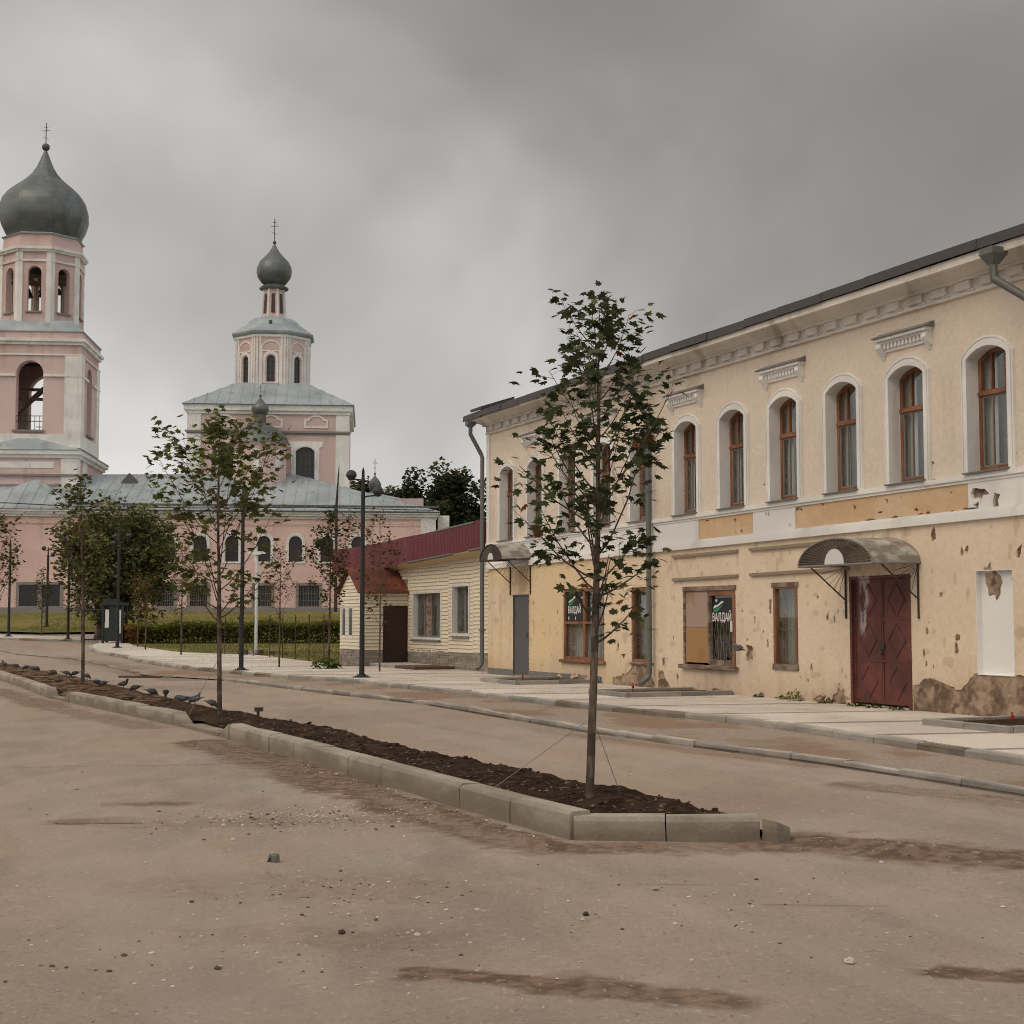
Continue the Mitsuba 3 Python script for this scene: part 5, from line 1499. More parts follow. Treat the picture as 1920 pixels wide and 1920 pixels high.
for dx, dy, r in ((-1.1, 0, .45), (.2, -.9, .35), (1.2, .1, .3), (-.3, 1.1, .3)):
    part(UP, 'bell', lathe([(r, 0), (r * .8, r * .35), (r * .55, r * .9), (r * .42, r * 1.4), (r * .12, r * 1.6), (.03, r * 1.9)], 14, (tx + dx, ty + dy, 26.9 - r * 1.9)), 'mat_bell', CH, smooth=40)
DM = numbered(f'{B}__onion_dome')
part(DM, 'drip_edge', lathe([(uR - .05, 30.3), (uR + .08, 30.36), (uR - .2, 30.5)], 8, (tx, ty, 0), ph), 'mat_zinc', CH)
DP = [(2.65, 30.4), (2.95, 30.75), (3.28, 31.4), (3.48, 32.1), (3.46, 32.8), (3.25, 33.5), (2.85, 34.05), (2.2, 34.6), (1.55, 35.1), (1.02, 35.65), (.66, 36.2), (.4, 36.8), (.2, 37.3), (.1, 37.55)]


def facets(prof, c):
    """Eight gores as pieces of their own, each slightly folded where the sheets meet."""
    for q in range(8):
        a0, a1 = ph + q * PI / 4, ph + (q + 1) * PI / 4
        V, F = [], []
        for r, z in prof:
            for t in np.linspace(0, 1, 5):
                p0, p1 = np.array([r * math.cos(a0), r * math.sin(a0)]), np.array([r * math.cos(a1), r * math.sin(a1)])
                bul = 1 + .035 * 4 * t * (1 - t)
                p = (p0 + (p1 - p0) * t) * bul
                V.append([c[0] + p[0], c[1] + p[1], z])
        for i in range(len(prof) - 1):
            for k in range(4):
                a, b = i * 5 + k, (i + 1) * 5 + k
                F += [[a, a + 1, b + 1], [a, b + 1, b]]
        part(DM, 'gore', trimesh.Trimesh(V, F, process=False), 'mat_dome', CH, smooth=25)


facets([(r * .97, z) for r, z in DP], (tx, ty))
cross(DM, tx, ty, 37.8, .3, 1.9)

# ------------------------------------------------------------------ foliage
MAPLE = np.array([[0, 0], [.30, -.06], [.26, .10], [.60, .26], [.38, .36], [.52, .72], [.24, .60], [0, 1.05], [-.24, .60], [-.52, .72], [-.38, .36], [-.60, .26], [-.26, .10], [-.30, -.06]])
MV = np.vstack([[[0, .36, .0]], np.column_stack([MAPLE, -.22 * np.abs(MAPLE[:, 0]) - .10 * (MAPLE[:, 1] - .3) ** 2])])
MF = np.array([[0, 1 + i, 1 + (i + 1) % 14] for i in range(14)])
KV = np.array([[0, 0, 0], [.36, .45, -.1], [0, 1, -.08], [-.36, .45, -.1]])
KF = np.array([[0, 1, 2], [0, 2, 3]])


def leaves(pos, size, rng, col, tv, tf, up=.75, outward=None):
    """Leaf blades at the points; col one colour per leaf. Returns vertices (n, k, 3), faces, colours."""
    n = len(pos)
    nr = rng.normal(0, .55, (n, 3))
    nr[:, 2] = np.abs(nr[:, 2]) + up
    nr /= np.linalg.norm(nr, axis=1, keepdims=True)
    t = rng.normal(0, 1, (n, 3))
    if outward is not None:
        t = t * .7 + outward * 1.1
    t[:, 2] -= .85
    t -= nr * (t * nr).sum(1, keepdims=True)
    t /= np.linalg.norm(t, axis=1, keepdims=True) + 1e-9
    b = np.cross(t, nr)
    v = pos[:, None] + np.broadcast_to(size, (n,))[:, None, None] * (tv[None, :, :1] * b[:, None] + tv[None, :, 1:2] * t[:, None] + tv[None, :, 2:] * nr[:, None])
    return v, tf, np.repeat(col[:, None], len(tv), 1)


def join_leaves(v, f, c):
    n, k = v.shape[:2]
    F = (f[None] + (np.arange(n) * k)[:, None, None]).reshape(-1, 3)
    return trimesh.Trimesh(v.reshape(-1, 3), F, process=False), np.clip(c.reshape(-1, 3), 0, 1)


def tint(n, base, rng, spread_=.35, warm=.12, warmcol=(.20, .075, .022)):
    c = np.array(base) * np.exp(rng.normal(0, spread_, (n, 1))) * (1 + rng.normal(0, .08, (n, 3)))
    w = rng.uniform(size=n) < warm
    c[w] = np.array(warmcol) * np.exp(rng.normal(0, .3, (w.sum(), 1)))
    return np.clip(c, .004, .6)


def young_tree(label, x, y, z0, h, cb, prof, nb, nleaf, size, base, seed, r0=.05, lean=(0, 0), warm=.06, fine=False, stems=1, pieces=0, extra=(), group=None, dense=1.0, el=(48, 66)):
    """A planted sapling: tapered leader, ascending limbs, leaves in sprays towards their ends. prof: (height, radius) pairs of the crown."""
    rng = np.random.default_rng(seed)
    k = thing('young_tree', label, 'tree', group)
    ph_, pr = np.array(prof)[:, 0], np.array(prof)[:, 1]
    zz = np.linspace(0, h * .985, 22)
    wob = np.cumsum(rng.normal(0, .008, (22, 2)), 0) * (zz / h)[:, None]
    axis = np.column_stack([x + lean[0] * (zz / h) + wob[:, 0], y + lean[1] * (zz / h) + wob[:, 1], z0 + zz])
    rad = r0 * np.clip(1.18 - .25 * zz / (h * .5), .75, 1.2) * np.where(zz < cb, 1, np.clip(1 - (zz - cb) / (h - cb), .0, 1) ** .8 * .93 + .07)
    axis[0, 2] -= .12
    part(k, 'trunk', tube(axis, rad, 10), 'mat_bark', smooth=True)
    at = lambda t: np.array([np.interp(t, zz, axis[:, i]) for i in range(3)])
    limbs, lp, lo = [], [], []
    ga = rng.uniform(0, 6)
    specs = []
    for i in range(nb):
        f = (i + .5) / nb
        zb_ = cb * .92 + (h * .93 - cb * .92) * f ** .9
        ga += 2.399 + rng.normal(0, .35)
        specs.append((zb_, ga, None, None))
    for e in extra:
        specs.append(e)
    for zb_, az, L, ee in specs:
        p0 = at(zb_)
        elv = math.radians(rng.uniform(*el) if ee is None else ee)
        if L is None:
            R = np.interp(zb_ + .35, ph_, pr) * rng.uniform(.65, 1.1)
            L = max(R, .08)
        rise = L * math.tan(elv)
        rise = min(rise, h * 1.0 - zb_ - .05) if zb_ < h * .85 else min(rise, .4)
        n = 9
        t = np.linspace(0, 1, n)
        d = np.array([math.cos(az), math.sin(az), 0])
        pth = p0 + d * (L * (t ** .85))[:, None] + np.array([0, 0, 1.0]) * (rise * t ** 1.15)[:, None]
        pth += np.cumsum(rng.normal(0, .012 * (L + .2), (n, 3)), 0) * t[:, None]
        rb = max(.0045, r0 * .34 * (1 - zb_ / h) + .003)
        limbs.append(tube(pth, rb * (1 - .8 * t) + .0012, 5))
        tips = [(pth[-1], d)]
        nt = max(2, int((L + rise) / .2 * dense))
        for j in range(nt):
            tt = rng.uniform(.3, 1)
            q = np.array([np.interp(tt, t, pth[:, i]) for i in range(3)])
            v = d * rng.uniform(.1, 1) + rng.normal(0, .75, 3)
            v[2] = abs(v[2]) * .5 + .12
            v /= np.linalg.norm(v)
            ln = rng.uniform(.1, .3) * (.45 + L)
            e2 = q + v * ln
            limbs.append(tube([q, q + v * ln * .5 + [0, 0, .01], e2], [.0026, .0018, .0009], 4))
            tips.append((e2, v))
            tips.append((q + v * ln * .55, v))
        for q, v in tips:
            lp.append(q)
            lo.append(v)
    part(k, 'branches', limbs, 'mat_bark', kind='stuff')
    lp, lo = np.array(lp), np.array(lo)
    top = at(h * .97)
    w = np.exp(rng.normal(0, .5, len(lp)))
    idx = rng.choice(len(lp), nleaf, p=w / w.sum())
    s = size * rng.uniform(.55, 1.15, nleaf)
    off = rng.normal(0, 1, (nleaf, 3)) * size * .62
    pos = lp[idx] + off
    nt = max(6, nleaf // 40)
    pos[:nt] = top + rng.normal(0, 1, (nt, 3)) * [.07, .07, .13]
    col = tint(nleaf, base, rng, .32, warm)
    v, f, c = leaves(pos, s, rng, col, MV if fine else KV * [1.25, 1, 1], MF if fine else KF, .7, lo[idx])
    if pieces:
        order = np.argsort(pos[:, 1] - .5 * s)
        for i in order[:pieces]:
            m, cc_ = join_leaves(v[i:i + 1], f, c[i:i + 1])
            part(k, 'leaf', m, 'mat_leaf', color=cc_)
        v, c = v[order[pieces:]], c[order[pieces:]]
    m, cc_ = join_leaves(v, f, c)
    part(k, 'crown', m, 'mat_leaf', color=cc_, kind='stuff')
    return k, at


GREEN = (.052, .066, .020)
N1, at1 = young_tree('slim young maple in dark soil at the near end of the island', .64, 12.52, -.02, 4.28, 1.55,
                     [(1.4, .12), (1.75, .22), (2.15, .46), (2.5, .58), (2.9, .60), (3.3, .50), (3.7, .42), (4.0, .44), (4.3, .24), (4.6, .12)], 38, 1450, .088, (.076, .090, .044), 5, .031, (.16, 0), .015, True, pieces=290,
                     extra=[(1.36, -.1, .36, 44), (1.9, 2.9, .62, 38), (2.35, 3.3, .6, 40), (1.75, .15, .45, 35)], dense=1.25)
N2, at2 = young_tree('young yellowish green maple on the island, second from the near end', -4.58, 23.56, .0, 4.85, 1.55,
                     [(1.4, .3), (2.0, .7), (2.6, .95), (3.3, 1.1), (3.8, .85), (4.3, .42), (4.9, .12)], 30, 1500, .122, (.120, .128, .044), 6, .034, (-.10, 0), .015, True, dense=1.2,
                     extra=[(1.7, 3.0, .75, 40), (1.55, .1, .7, 45), (2.1, 3.4, .95, 35)])
N3, at3 = young_tree('young maple on the island in front of the round dense tree', -9.92, 34.71, -.02, 4.9, 1.9,
                     [(1.8, .3), (2.4, .58), (3.2, .66), (4.0, .5), (4.6, .32), (5, .12)], 24, 900, .13, (.120, .120, .042), 7, .038, (-.05, 0), .02)
young_tree('young maple at the left edge of the picture, far along the island', -18.35, 52.9, -.02, 5.3, 1.9, [(1.8, .4), (2.6, .9), (3.6, 1.0), (4.5, .7), (5.3, .2)], 26, 850, .15, (.095, .088, .038), 8, .045, (.2, 0), .06)
young_tree('thin reddish sapling on the pavement with a white post to its left', -7.46, 48.05, 0, 3.95, 1.5, [(1.4, .25), (2.2, .5), (3.0, .52), (3.5, .35), (4.0, .1)], 22, 520, .10, (.125, .10, .062), 9, .026, (.05, 0), .3)
young_tree('dark leafy sapling with grass at its foot beside the shop porch', -5.75, 47.0, 0, 4.95, 1.75, [(1.6, .3), (2.2, .5), (3.0, .68), (4.0, .62), (4.6, .35), (5, .1)], 28, 1500, .115, (.060, .068, .030), 10, .03, (.1, 0), .1)
young_tree('sparse forked sapling in front of the brown shop door', -3.9, 44.2, 0, 4.75, 1.15, [(1.0, .2), (1.6, .42), (2.4, .55), (3.4, .66), (4.2, .45), (4.8, .15)], 20, 560, .105, (.105, .085, .042), 11, .022, (-.02, 0), .25)
young_tree('thin sapling on the pavement left of the tallest leafy island maple', -14.17, 64.2, 0, 4.8, 1.3, [(1.2, .3), (2.2, .7), (3.2, .8), (4.2, .5), (4.8, .15)], 22, 620, .13, (.12, .112, .045), 12, .034, (0, 0), .12)
young_tree('small sapling by the hedge, right of the display stand', -17.66, 72.2, .06, 3.7, 1.1, [(1.0, .3), (2.0, .55), (3.0, .45), (3.7, .1)], 18, 420, .13, (.12, .105, .036), 13, .032, (0, 0), .15)
young_tree('small sapling close beside the display stand', -18.68, 74.8, .13, 3.9, 1.2, [(1.0, .3), (2.0, .55), (3.0, .45), (3.9, .1)], 18, 420, .13, (.14, .115, .036), 14, .032, (0, 0), .15)
young_tree('small sapling on the far pavement before two dark ground windows', -27.7, 88.2, .68, 3.8, 1.0, [(.9, .3), (1.8, .6), (2.8, .4), (3.8, .08)], 18, 420, .15, (.10, .088, .038), 15, .035, (0, 0), .15)
young_tree('sapling on the pavement before the left side of the round dense tree', -22.9, 82.8, .38, 4.6, 1.4, [(1.2, .4), (2.2, .8), (3.4, .8), (4.6, .15)], 20, 620, .15, (.125, .108, .038), 16, .035, (0, 0), .18)


def big_tree(label, x, y, z0, cz, rx, rz, n, size, base, seed, trunk=.2, warm=.03, clumps=120, name='tree', spire=0.0, trunk_xy=None):
    rng = np.random.default_rng(seed)
    k = thing(name, label, 'tree')
    tx_, ty_ = trunk_xy or (x, y)
    part(k, 'trunk', tube([[tx_, ty_, z0 - .3], [tx_ * .7 + x * .3, ty_, z0 + (cz - z0) * .35], [x, y, cz], [x + .1, y, cz + rz * .5]], [trunk * 1.2, trunk, trunk * .7, trunk * .25], 8), 'mat_bark', smooth=True)
    d = rng.normal(0, 1, (clumps, 3))
    d /= np.linalg.norm(d, axis=1, keepdims=True)
    r = rng.uniform(.35, 1.0, (clumps, 1)) ** .55
    sq = 1 + rng.normal(0, .10, (clumps, 1)) + .16 * np.sin(3 * np.arctan2(d[:, 1:2], d[:, :1]) + seed) + .12 * np.sin(5 * d[:, 2:3] + seed)
    cc_ = np.array([x, y, cz]) + d * r * sq * [rx, rx, rz] * .9
    if spire:
        cc_[:, 2] += spire * np.clip(d[:, 2], 0, 1) * rng.uniform(0, 1, clumps)
    limbs = [tube([[x, y, cz - rz * .6], (cc_[i] + [x, y, cz - rz * .3]) / 2, cc_[i]], [trunk * .3, trunk * .16, .015], 4) for i in range(0, clumps, 4)]
    part(k, 'branches', limbs, 'mat_bark', kind='stuff')
    bri = np.exp(rng.normal(0, .32, (clumps, 1)))
    i = rng.integers(0, clumps, n)
    cr = (rx + rz) / 2 * .24
    o = rng.normal(0, 1, (n, 3))
    o /= np.linalg.norm(o, axis=1, keepdims=True)
    pos = cc_[i] + o * (rng.uniform(.2, 1, (n, 1)) ** .5) * cr * rng.uniform(.7, 1.2, (clumps, 1))[i]
    col = tint(n, base, rng, .22, warm, (.16, .065, .02)) * bri[i]
    v, f, c = leaves(pos, size * rng.uniform(.6, 1.25, n), rng, np.clip(col, .004, .5), KV * [1.2, 1, 1], KF, .45, o)
    m, cl = join_leaves(v, f, c)
    part(k, 'crown', m, 'mat_leaf', color=cl, kind='stuff')
    return k


big_tree('round dense tree turning orange in front of the church, behind the lamp', -22.0, 83.4, .4, 4.75, 3.05, 2.95, 26000, .21, (.118, .122, .058), 31, .2, .025, 230, 'round_tree', spire=.9, trunk_xy=(-23.0, 83))
for a in (('broad dark tree behind the shop, beside the yellow house corner', -4.9, 132, 2, 9.5, 2.7, 5.0, 16000, .42, (.062, .076, .042), 41), ('dark pointed tree behind the shop, left of the broad one', -8.2, 138, 2, 8.9, 2.9, 4.6, 15000, .42, (.066, .078, .042), 42),
          ('lower dark tree behind the right end of the church', -11.0, 142, 2, 9.0, 2.9, 4.4, 14000, .42, (.07, .082, .045), 43), ('small dark tree top rising behind the church roof by the small cupola', -14.3, 143, 2, 11.2, 1.45, 4.0, 8000, .36, (.066, .074, .036), 44),
          ('dark tree mostly hidden behind the red fascia', -6.6, 126, 2, 7.0, 2.6, 4.2, 11000, .42, (.042, .055, .025), 45)):
    big_tree(*a, trunk=.28, spire=1.6 if a[10] in (42, 43) else .4)

# hedge and far shrubs
rh = np.random.default_rng(51)


def hedge(label, pts, hgt, dep, n, size, base, warm, name='hedge'):
    k = thing(name, label, 'hedge')
    ls = LineString(pts)
    t = rh.uniform(0, 1, n)
    p = np.array([ls.interpolate(q, normalized=True).coords[0] for q in t])
    bump = .82 + .3 * meshkit.noise(np.column_stack([t * ls.length * .9, 0 * t, 0 * t + 3]))
    hz_ = rh.uniform(0, 1, n) ** .6
    o = rh.uniform(-1, 1, n)
    pos = np.column_stack([p[:, 0] + rh.normal(0, .1, n), p[:, 1] + o * dep * .5, hh(p[:, 1]) + hz_ * hgt * bump])
    col = tint(n, base, rh, .3, warm)
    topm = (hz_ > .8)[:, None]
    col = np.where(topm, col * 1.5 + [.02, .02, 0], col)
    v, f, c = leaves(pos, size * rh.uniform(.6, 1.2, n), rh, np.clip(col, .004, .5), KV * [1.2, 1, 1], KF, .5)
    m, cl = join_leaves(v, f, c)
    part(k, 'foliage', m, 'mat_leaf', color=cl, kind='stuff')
    st = [tube([[*ls.interpolate(q, normalized=True).coords[0], float(hh(ls.interpolate(q, normalized=True).coords[0][1])) - .1], [*ls.interpolate(q, normalized=True).coords[0], float(hh(ls.interpolate(q, normalized=True).coords[0][1])) + hgt * .7]], .03, 4) for q in np.linspace(.01, .99, 40)]
    part(k, 'stems', st, 'mat_bark', kind='stuff')


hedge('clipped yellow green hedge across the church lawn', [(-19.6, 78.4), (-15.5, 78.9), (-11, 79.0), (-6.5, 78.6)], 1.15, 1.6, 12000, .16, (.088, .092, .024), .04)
hedge('low reddish shrubs at the left end of the hedge', [(-21.2, 81.5), (-20.4, 79.6), (-19.4, 77.6)], .95, 1.2, 3200, .15, (.085, .06, .02), .4, 'shrub')
rgx = np.random.default_rng(61)
gp_ = rgx.uniform([-30, 52], [-5, 100], (60000, 2))
gp_ = gp_[contains_xy(lawn.buffer(-.1), gp_[:, 0], gp_[:, 1])][:26000]
v, f, c = leaves(np.column_stack([gp_, hh(gp_[:, 1]) + .01]), rgx.uniform(.07, .2, len(gp_)), rgx, tint(len(gp_), (.095, .115, .032), rgx, .25, .15, (.15, .11, .05)), np.array([[-.05, 0, 0], [.05, 0, 0], [0, .25, 1.0]]), np.array([[0, 1, 2]]), 1.6)
m, cl = join_leaves(v, f, c)
part(None, 'grass', m, 'mat_leaf', color=cl)
lab('grass', 'short uneven grass on the church lawn and bank', 'grass', None, 'stuff')


def weed(label, x, y, z, r, h, n, size, base, seed, name='weed'):
    rng = np.random.default_rng(seed)
    k = thing(name, label, 'weed')
    a = rng.uniform(0, 2 * PI, n)
    q = rng.uniform(0, 1, n) ** .6
    zz = rng.uniform(.05, 1, n) * h * (1.15 - q * .7)
    pos = np.column_stack([x + r * q * np.cos(a), y + r * q * np.sin(a), z + zz])
    v, f, c = leaves(pos, size * rng.uniform(.6, 1.2, n), rng, tint(n, base, rng, .25, .02), KV * [1.3, 1, 1], KF, .6, np.column_stack([np.cos(a), np.sin(a), 0 * a + .3]))
    m, cl = join_leaves(v, f, c)
    part(k, 'foliage', m, 'mat_leaf', color=cl, kind='stuff')
    part(k, 'stems', [tube([[x, y, z - .03], [x + r * .6 * math.cos(t), y + r * .6 * math.sin(t), z + h * .7]], .004, 4) for t in np.linspace(0, 6, 7)], 'mat_leaf', color=np.tile((.06, .08, .02), (7 * 8, 1)), kind='stuff')


for s_, o_, r_, h_, n_, t_, b_ in ((15.35, .18, .17, .24, 90, 'bright green leafy weed at the wall foot left of the red door', (.085, .15, .018)), (14.85, .12, .09, .1, 30, 'tiny green weed at the wall foot below the narrow window', (.08, .13, .02)), (16.25, .12, .13, .14, 60, 'brownish green weed in the broken plaster left of the red door', (.08, .08, .03)),
                                   (17.25, .14, .16, .11, 70, 'low green weed at the left foot of the red door', (.05, .085, .02)), (17.75, .14, .15, .10, 60, 'low green weed under the middle of the red door', (.05, .08, .02)), (18.35, .14, .15, .10, 60, 'low dark weed at the right foot of the red door', (.045, .06, .02)), (14.0, .1, .1, .1, 36, 'small dark weed by the planter corner', (.05, .06, .025))):
    p = FAC.pt(s_, -o_)
    weed(t_, p[0], p[1], 0, r_, h_, n_, .055, b_, int(s_ * 100))
weed('tuft of rank grass round the foot of the dark leafy sapling', -5.8, 46.8, 0, .45, .38, 160, .13, (.075, .105, .03), 77, 'grass_tuft')


# ------------------------------------------------------------------ lamps
def lamp(label, x, y, heads, h=5.6, r=.064, z=None):
    z = float(hh(y)) if z is None else z
    k = thing('street_lamp', label, 'street lamp')
    part(k, 'pole', tube([[x, y, z], [x, y, z + 1.1], [x, y, z + 1.12], [x, y, z + h - .55], [x, y, z + h - .53], [x, y, z + h - .12], [x, y, z + h]], [r * 1.12, r * 1.08, r, r * .82, .045, .04, .004], 14), 'mat_lamp', smooth=30)
    part(k, 'base_plate', [lathe([(.24, 0), (.24, .02), (.13, .035), (.12, .08)], 16, (x, y, z))] + [lathe([(.018, .02), (.018, .05)], 6, (x + .19 * math.cos(a), y + .19 * math.sin(a), z)) for a in np.arange(4) * PI / 2 + .7], 'mat_lamp')
    for az, hz_, L in heads:
        d = np.array([math.cos(az), math.sin(az), 0])
        c = np.array([x, y, z + hz_]) + d * L
        hd = numbered(f'{k}__lamp_head')
        part(hd, 'arm', tube([[x, y, z + hz_ - .17], *(np.array([x, y, z + hz_ - .15]) + d * L * t + [0, 0, .03 * t] for t in (.3, .7, 1.0))], .022, 6), 'mat_lamp')
        part(hd, 'shade', lathe([(.03, -.12), (.12, -.075), (.148, -.03), (.146, .0), (.13, .05), (.097, .095), (.05, .123), (.008, .13)], 18, c), 'mat_domehead', smooth=40)
        part(hd, 'diffuser', lathe([(.03, -.16), (.085, -.13), (.10, -.08)], 14, c), 'mat_lamp', smooth=40)


lamp('dark street lamp with two dome heads beside the shop porch', -3.98, 39.77, [(PI - .35, 5.40, .35), (-.25, 4.95, .42)])
lamp('dark street lamp standing behind the leafy second island maple', -8.14, 45.1, [(PI - .5, 5.40, .35), (-.4, 4.95, .42)])
lamp('dark lamp post with four dome heads before the round dense tree', -19.5, 74.05, [(PI - .1, 6.0, .42), (PI - 1.1, 5.55, .9), (.1, 5.55, .45), (-2.0, 5.15, .45)], 6.35, .08)
lamp('dark street lamp at the left end of the round dense tree', -24.75, 83.5, [(PI - .4, 5.4, .4), (-.3, 4.95, .4)], r=.075)
lamp('dark street lamp nearest the left edge of the picture', -28.9, 86.0, [(PI - .4, 5.4, .4), (-.3, 4.95, .4)], r=.075)
lamp('dark lamp on the grass bank between the church ground windows', -28.9, 93.0, [(PI - .4, 4.9, .35), (-.3, 4.5, .35)], 5.0, .08)
k = thing('white_post', 'slim white post with a flat cross top on the lawn edge', 'post')
part(k, 'post', tube([[-11.45, 67, -.1], [-11.45, 67, 4.45]], [.075, .06], 10), 'mat_pole', smooth=30)
part(k, 'cap', [bx(-11.85, -11.05, 66.96, 67.04, 4.45, 4.56), bx(-11.6, -11.3, 66.85, 67.15, 4.40, 4.449)], 'mat_pole')
k = thing('aerial', 'dark thin mast standing before the church wall above the sapling', 'mast')
part(k, 'mast', tube([[-12.3, 104.3, 1.9], [-12.3, 104.3, 9.4], [-12.15, 104.4, 12.2]], [.11, .10, .03], 8), 'mat_iron')

# display stand at the street corner
k = thing('display_stand', 'dark green framed display stand with panes painted bright as if lit at the pavement corner', 'stand')
bx0, by0, bz0 = -21.0, 79.2, float(hh(79.2))
ps = [(-.52, -.4), (.50, -.4), (-.52, .4), (.50, .4)]
for dx, dy in ps:
    part(k, 'post', cbx(bx0 + dx - .06, bx0 + dx + .06, by0 + dy - .06, by0 + dy + .06, bz0 - .05, bz0 + 1.95, .01), 'mat_green')
part(k, 'roof', [cbx(bx0 - .62, bx0 + .60, by0 - .5, by0 + .5, bz0 + 1.951, bz0 + 2.12, .02), bx(bx0 - .52, bx0 + .2, by0 - .2, by0 + .2, bz0 + 2.121, bz0 + 2.32)], 'mat_green')
part(k, 'panel', [bx(bx0 - .20, bx0 + .20, by0 - .42, by0 - .36, bz0 + .1, bz0 + 1.95), bx(bx0 - .459, bx0 - .201, by0 - .42, by0 - .38, bz0 + .1, bz0 + .75), bx(bx0 + .201, bx0 + .439, by0 - .42, by0 - .38, bz0 + .1, bz0 + .45)], 'mat_green')
part(k, 'pane', [bx(bx0 + .22, bx0 + .42, by0 - .40, by0 - .38, bz0 + .5, bz0 + 1.75)], 'mat_pole')  # white colour stands in for the light in the pane
part(k, 'pane', [bx(bx0 - .42, bx0 - .22, by0 - .40, by0 - .38, bz0 + .8, bz0 + 1.75)], 'mat_pole')  # brightness painted on, the pane gives no light
k = thing('railing', 'dark tubular frame standing left of the display stand', 'railing')
for x in (-23.15, -21.85):
    part(k, 'post', tube([[x, 80.6, float(hh(80.6)) - .05], [x, 80.6, float(hh(80.6)) + 1.75]], .05, 6), 'mat_green')
part(k, 'rail', tube([[-23.15, 80.6, float(hh(80.6)) + 1.7], [-21.85, 80.6, float(hh(80.6)) + 1.7]], .045, 6), 'mat_green')
part(k, 'rail', tube([[-23.15, 80.6, float(hh(80.6)) + .12], [-21.85, 80.6, float(hh(80.6)) + .12]], .04, 6), 'mat_green')
# wire fence
k = thing('mesh_fence', 'thin dark wire fence along the lawn edge', 'fence')
fl = LineString([(-12.6, 65.8), (-9.6, 60.0), (-6.6, 52.6)])
fp = [fl.interpolate(t, normalized=True).coords[0] for t in np.linspace(0, 1, 8)]
for x, y in fp:
    part(k, 'post', tube([[x, y, -.1], [x, y, 1.7]], .02, 6), 'mat_iron')
wires = []
for z in np.arange(.1, 1.7, .3):
    wires += [tube([[a[0], a[1], z], [b[0], b[1], z]], .003, 4) for a, b in zip(fp[:-1], fp[1:])]
part(k, 'wires', wires, 'mat_iron', kind='stuff')
k = thing('brick_pile', 'low pile of broken bricks on the lawn edge near the white post', 'bricks')
rb_ = np.random.default_rng(5)
for i in range(12):
    x, y = -10.6 + rb_.normal(0, .5), 64.6 + rb_.normal(0, .5)
    a = rb_.uniform(0, 3)
    q = np.array([[math.cos(a), math.sin(a)], [-math.sin(a), math.cos(a)]])
    part(k, 'brick', hull([[*(np.array([x, y]) + np.array([sx * .13, sy * .065]) @ q), z] for sx in (-1, 1) for sy in (-1, 1) for z in (0, .09 + .07 * (i % 3))]), 'mat_brownstep' if i % 2 else 'mat_kerb_pale')
solo('plank', 'short red brown board lying in the roadway with white splinters', 'board', [hull([[*q, z] for q in ((-11.25, 42.9), (-11.2, 42.75), (-9.95, 42.45), (-9.95, 42.6)) for z in (-.13, -.07)])], 'mat_brownstep')
solo('splinter', 'pale broken lump at the end of the red brown board', 'rubble', [hull([[x, y, z] for x, y in ((-9.85, 42.4), (-9.7, 42.6), (-9.6, 42.45)) for z in (-.14, -.04)])], 'mat_kerb_pale')
k = thing('stake', 'short wooden stake in the island soil', 'stake')
part(k, 'peg', tube([[-3.9, 23.1, -.1], [-3.9, 23.1, .13]], .025, 6), 'mat_iron')
part(k, 'head', bx(-3.95, -3.83, 23.05, 23.15, .13, .19), 'mat_iron')
# tie wires of the trees
P1 = at1(.75)
solo('tie_wire', 'pale tie wire from the nearest maple down to the soil on its left', 'wire', tube([P1, [-.25, 13.0, .03]], .0035, 4), 'mat_wire')
solo('tie_wire', 'pale tie wire from the nearest maple down behind it to the right', 'wire', tube([P1, [.95, 12.95, .0]], .0035, 4), 'mat_wire')
P2 = at2(.95)
solo('tie_wire', 'pale tie wire of the yellowish second maple', 'wire', tube([P2, [-5.15, 23.9, .0]], .005, 4), 'mat_wire')
solo('cable', 'thin black cable slung along the church eaves', 'cable', tube([CH.pt(*p) for p in ((-26, -1.4, 9.35), (-17, -1.45, 9.5), (-12, -1.4, 9.28), (-4, -.6, 9.3), (4, -.6, 9.4), (12.5, -.5, 9.25))], .035, 5), 'mat_iron')


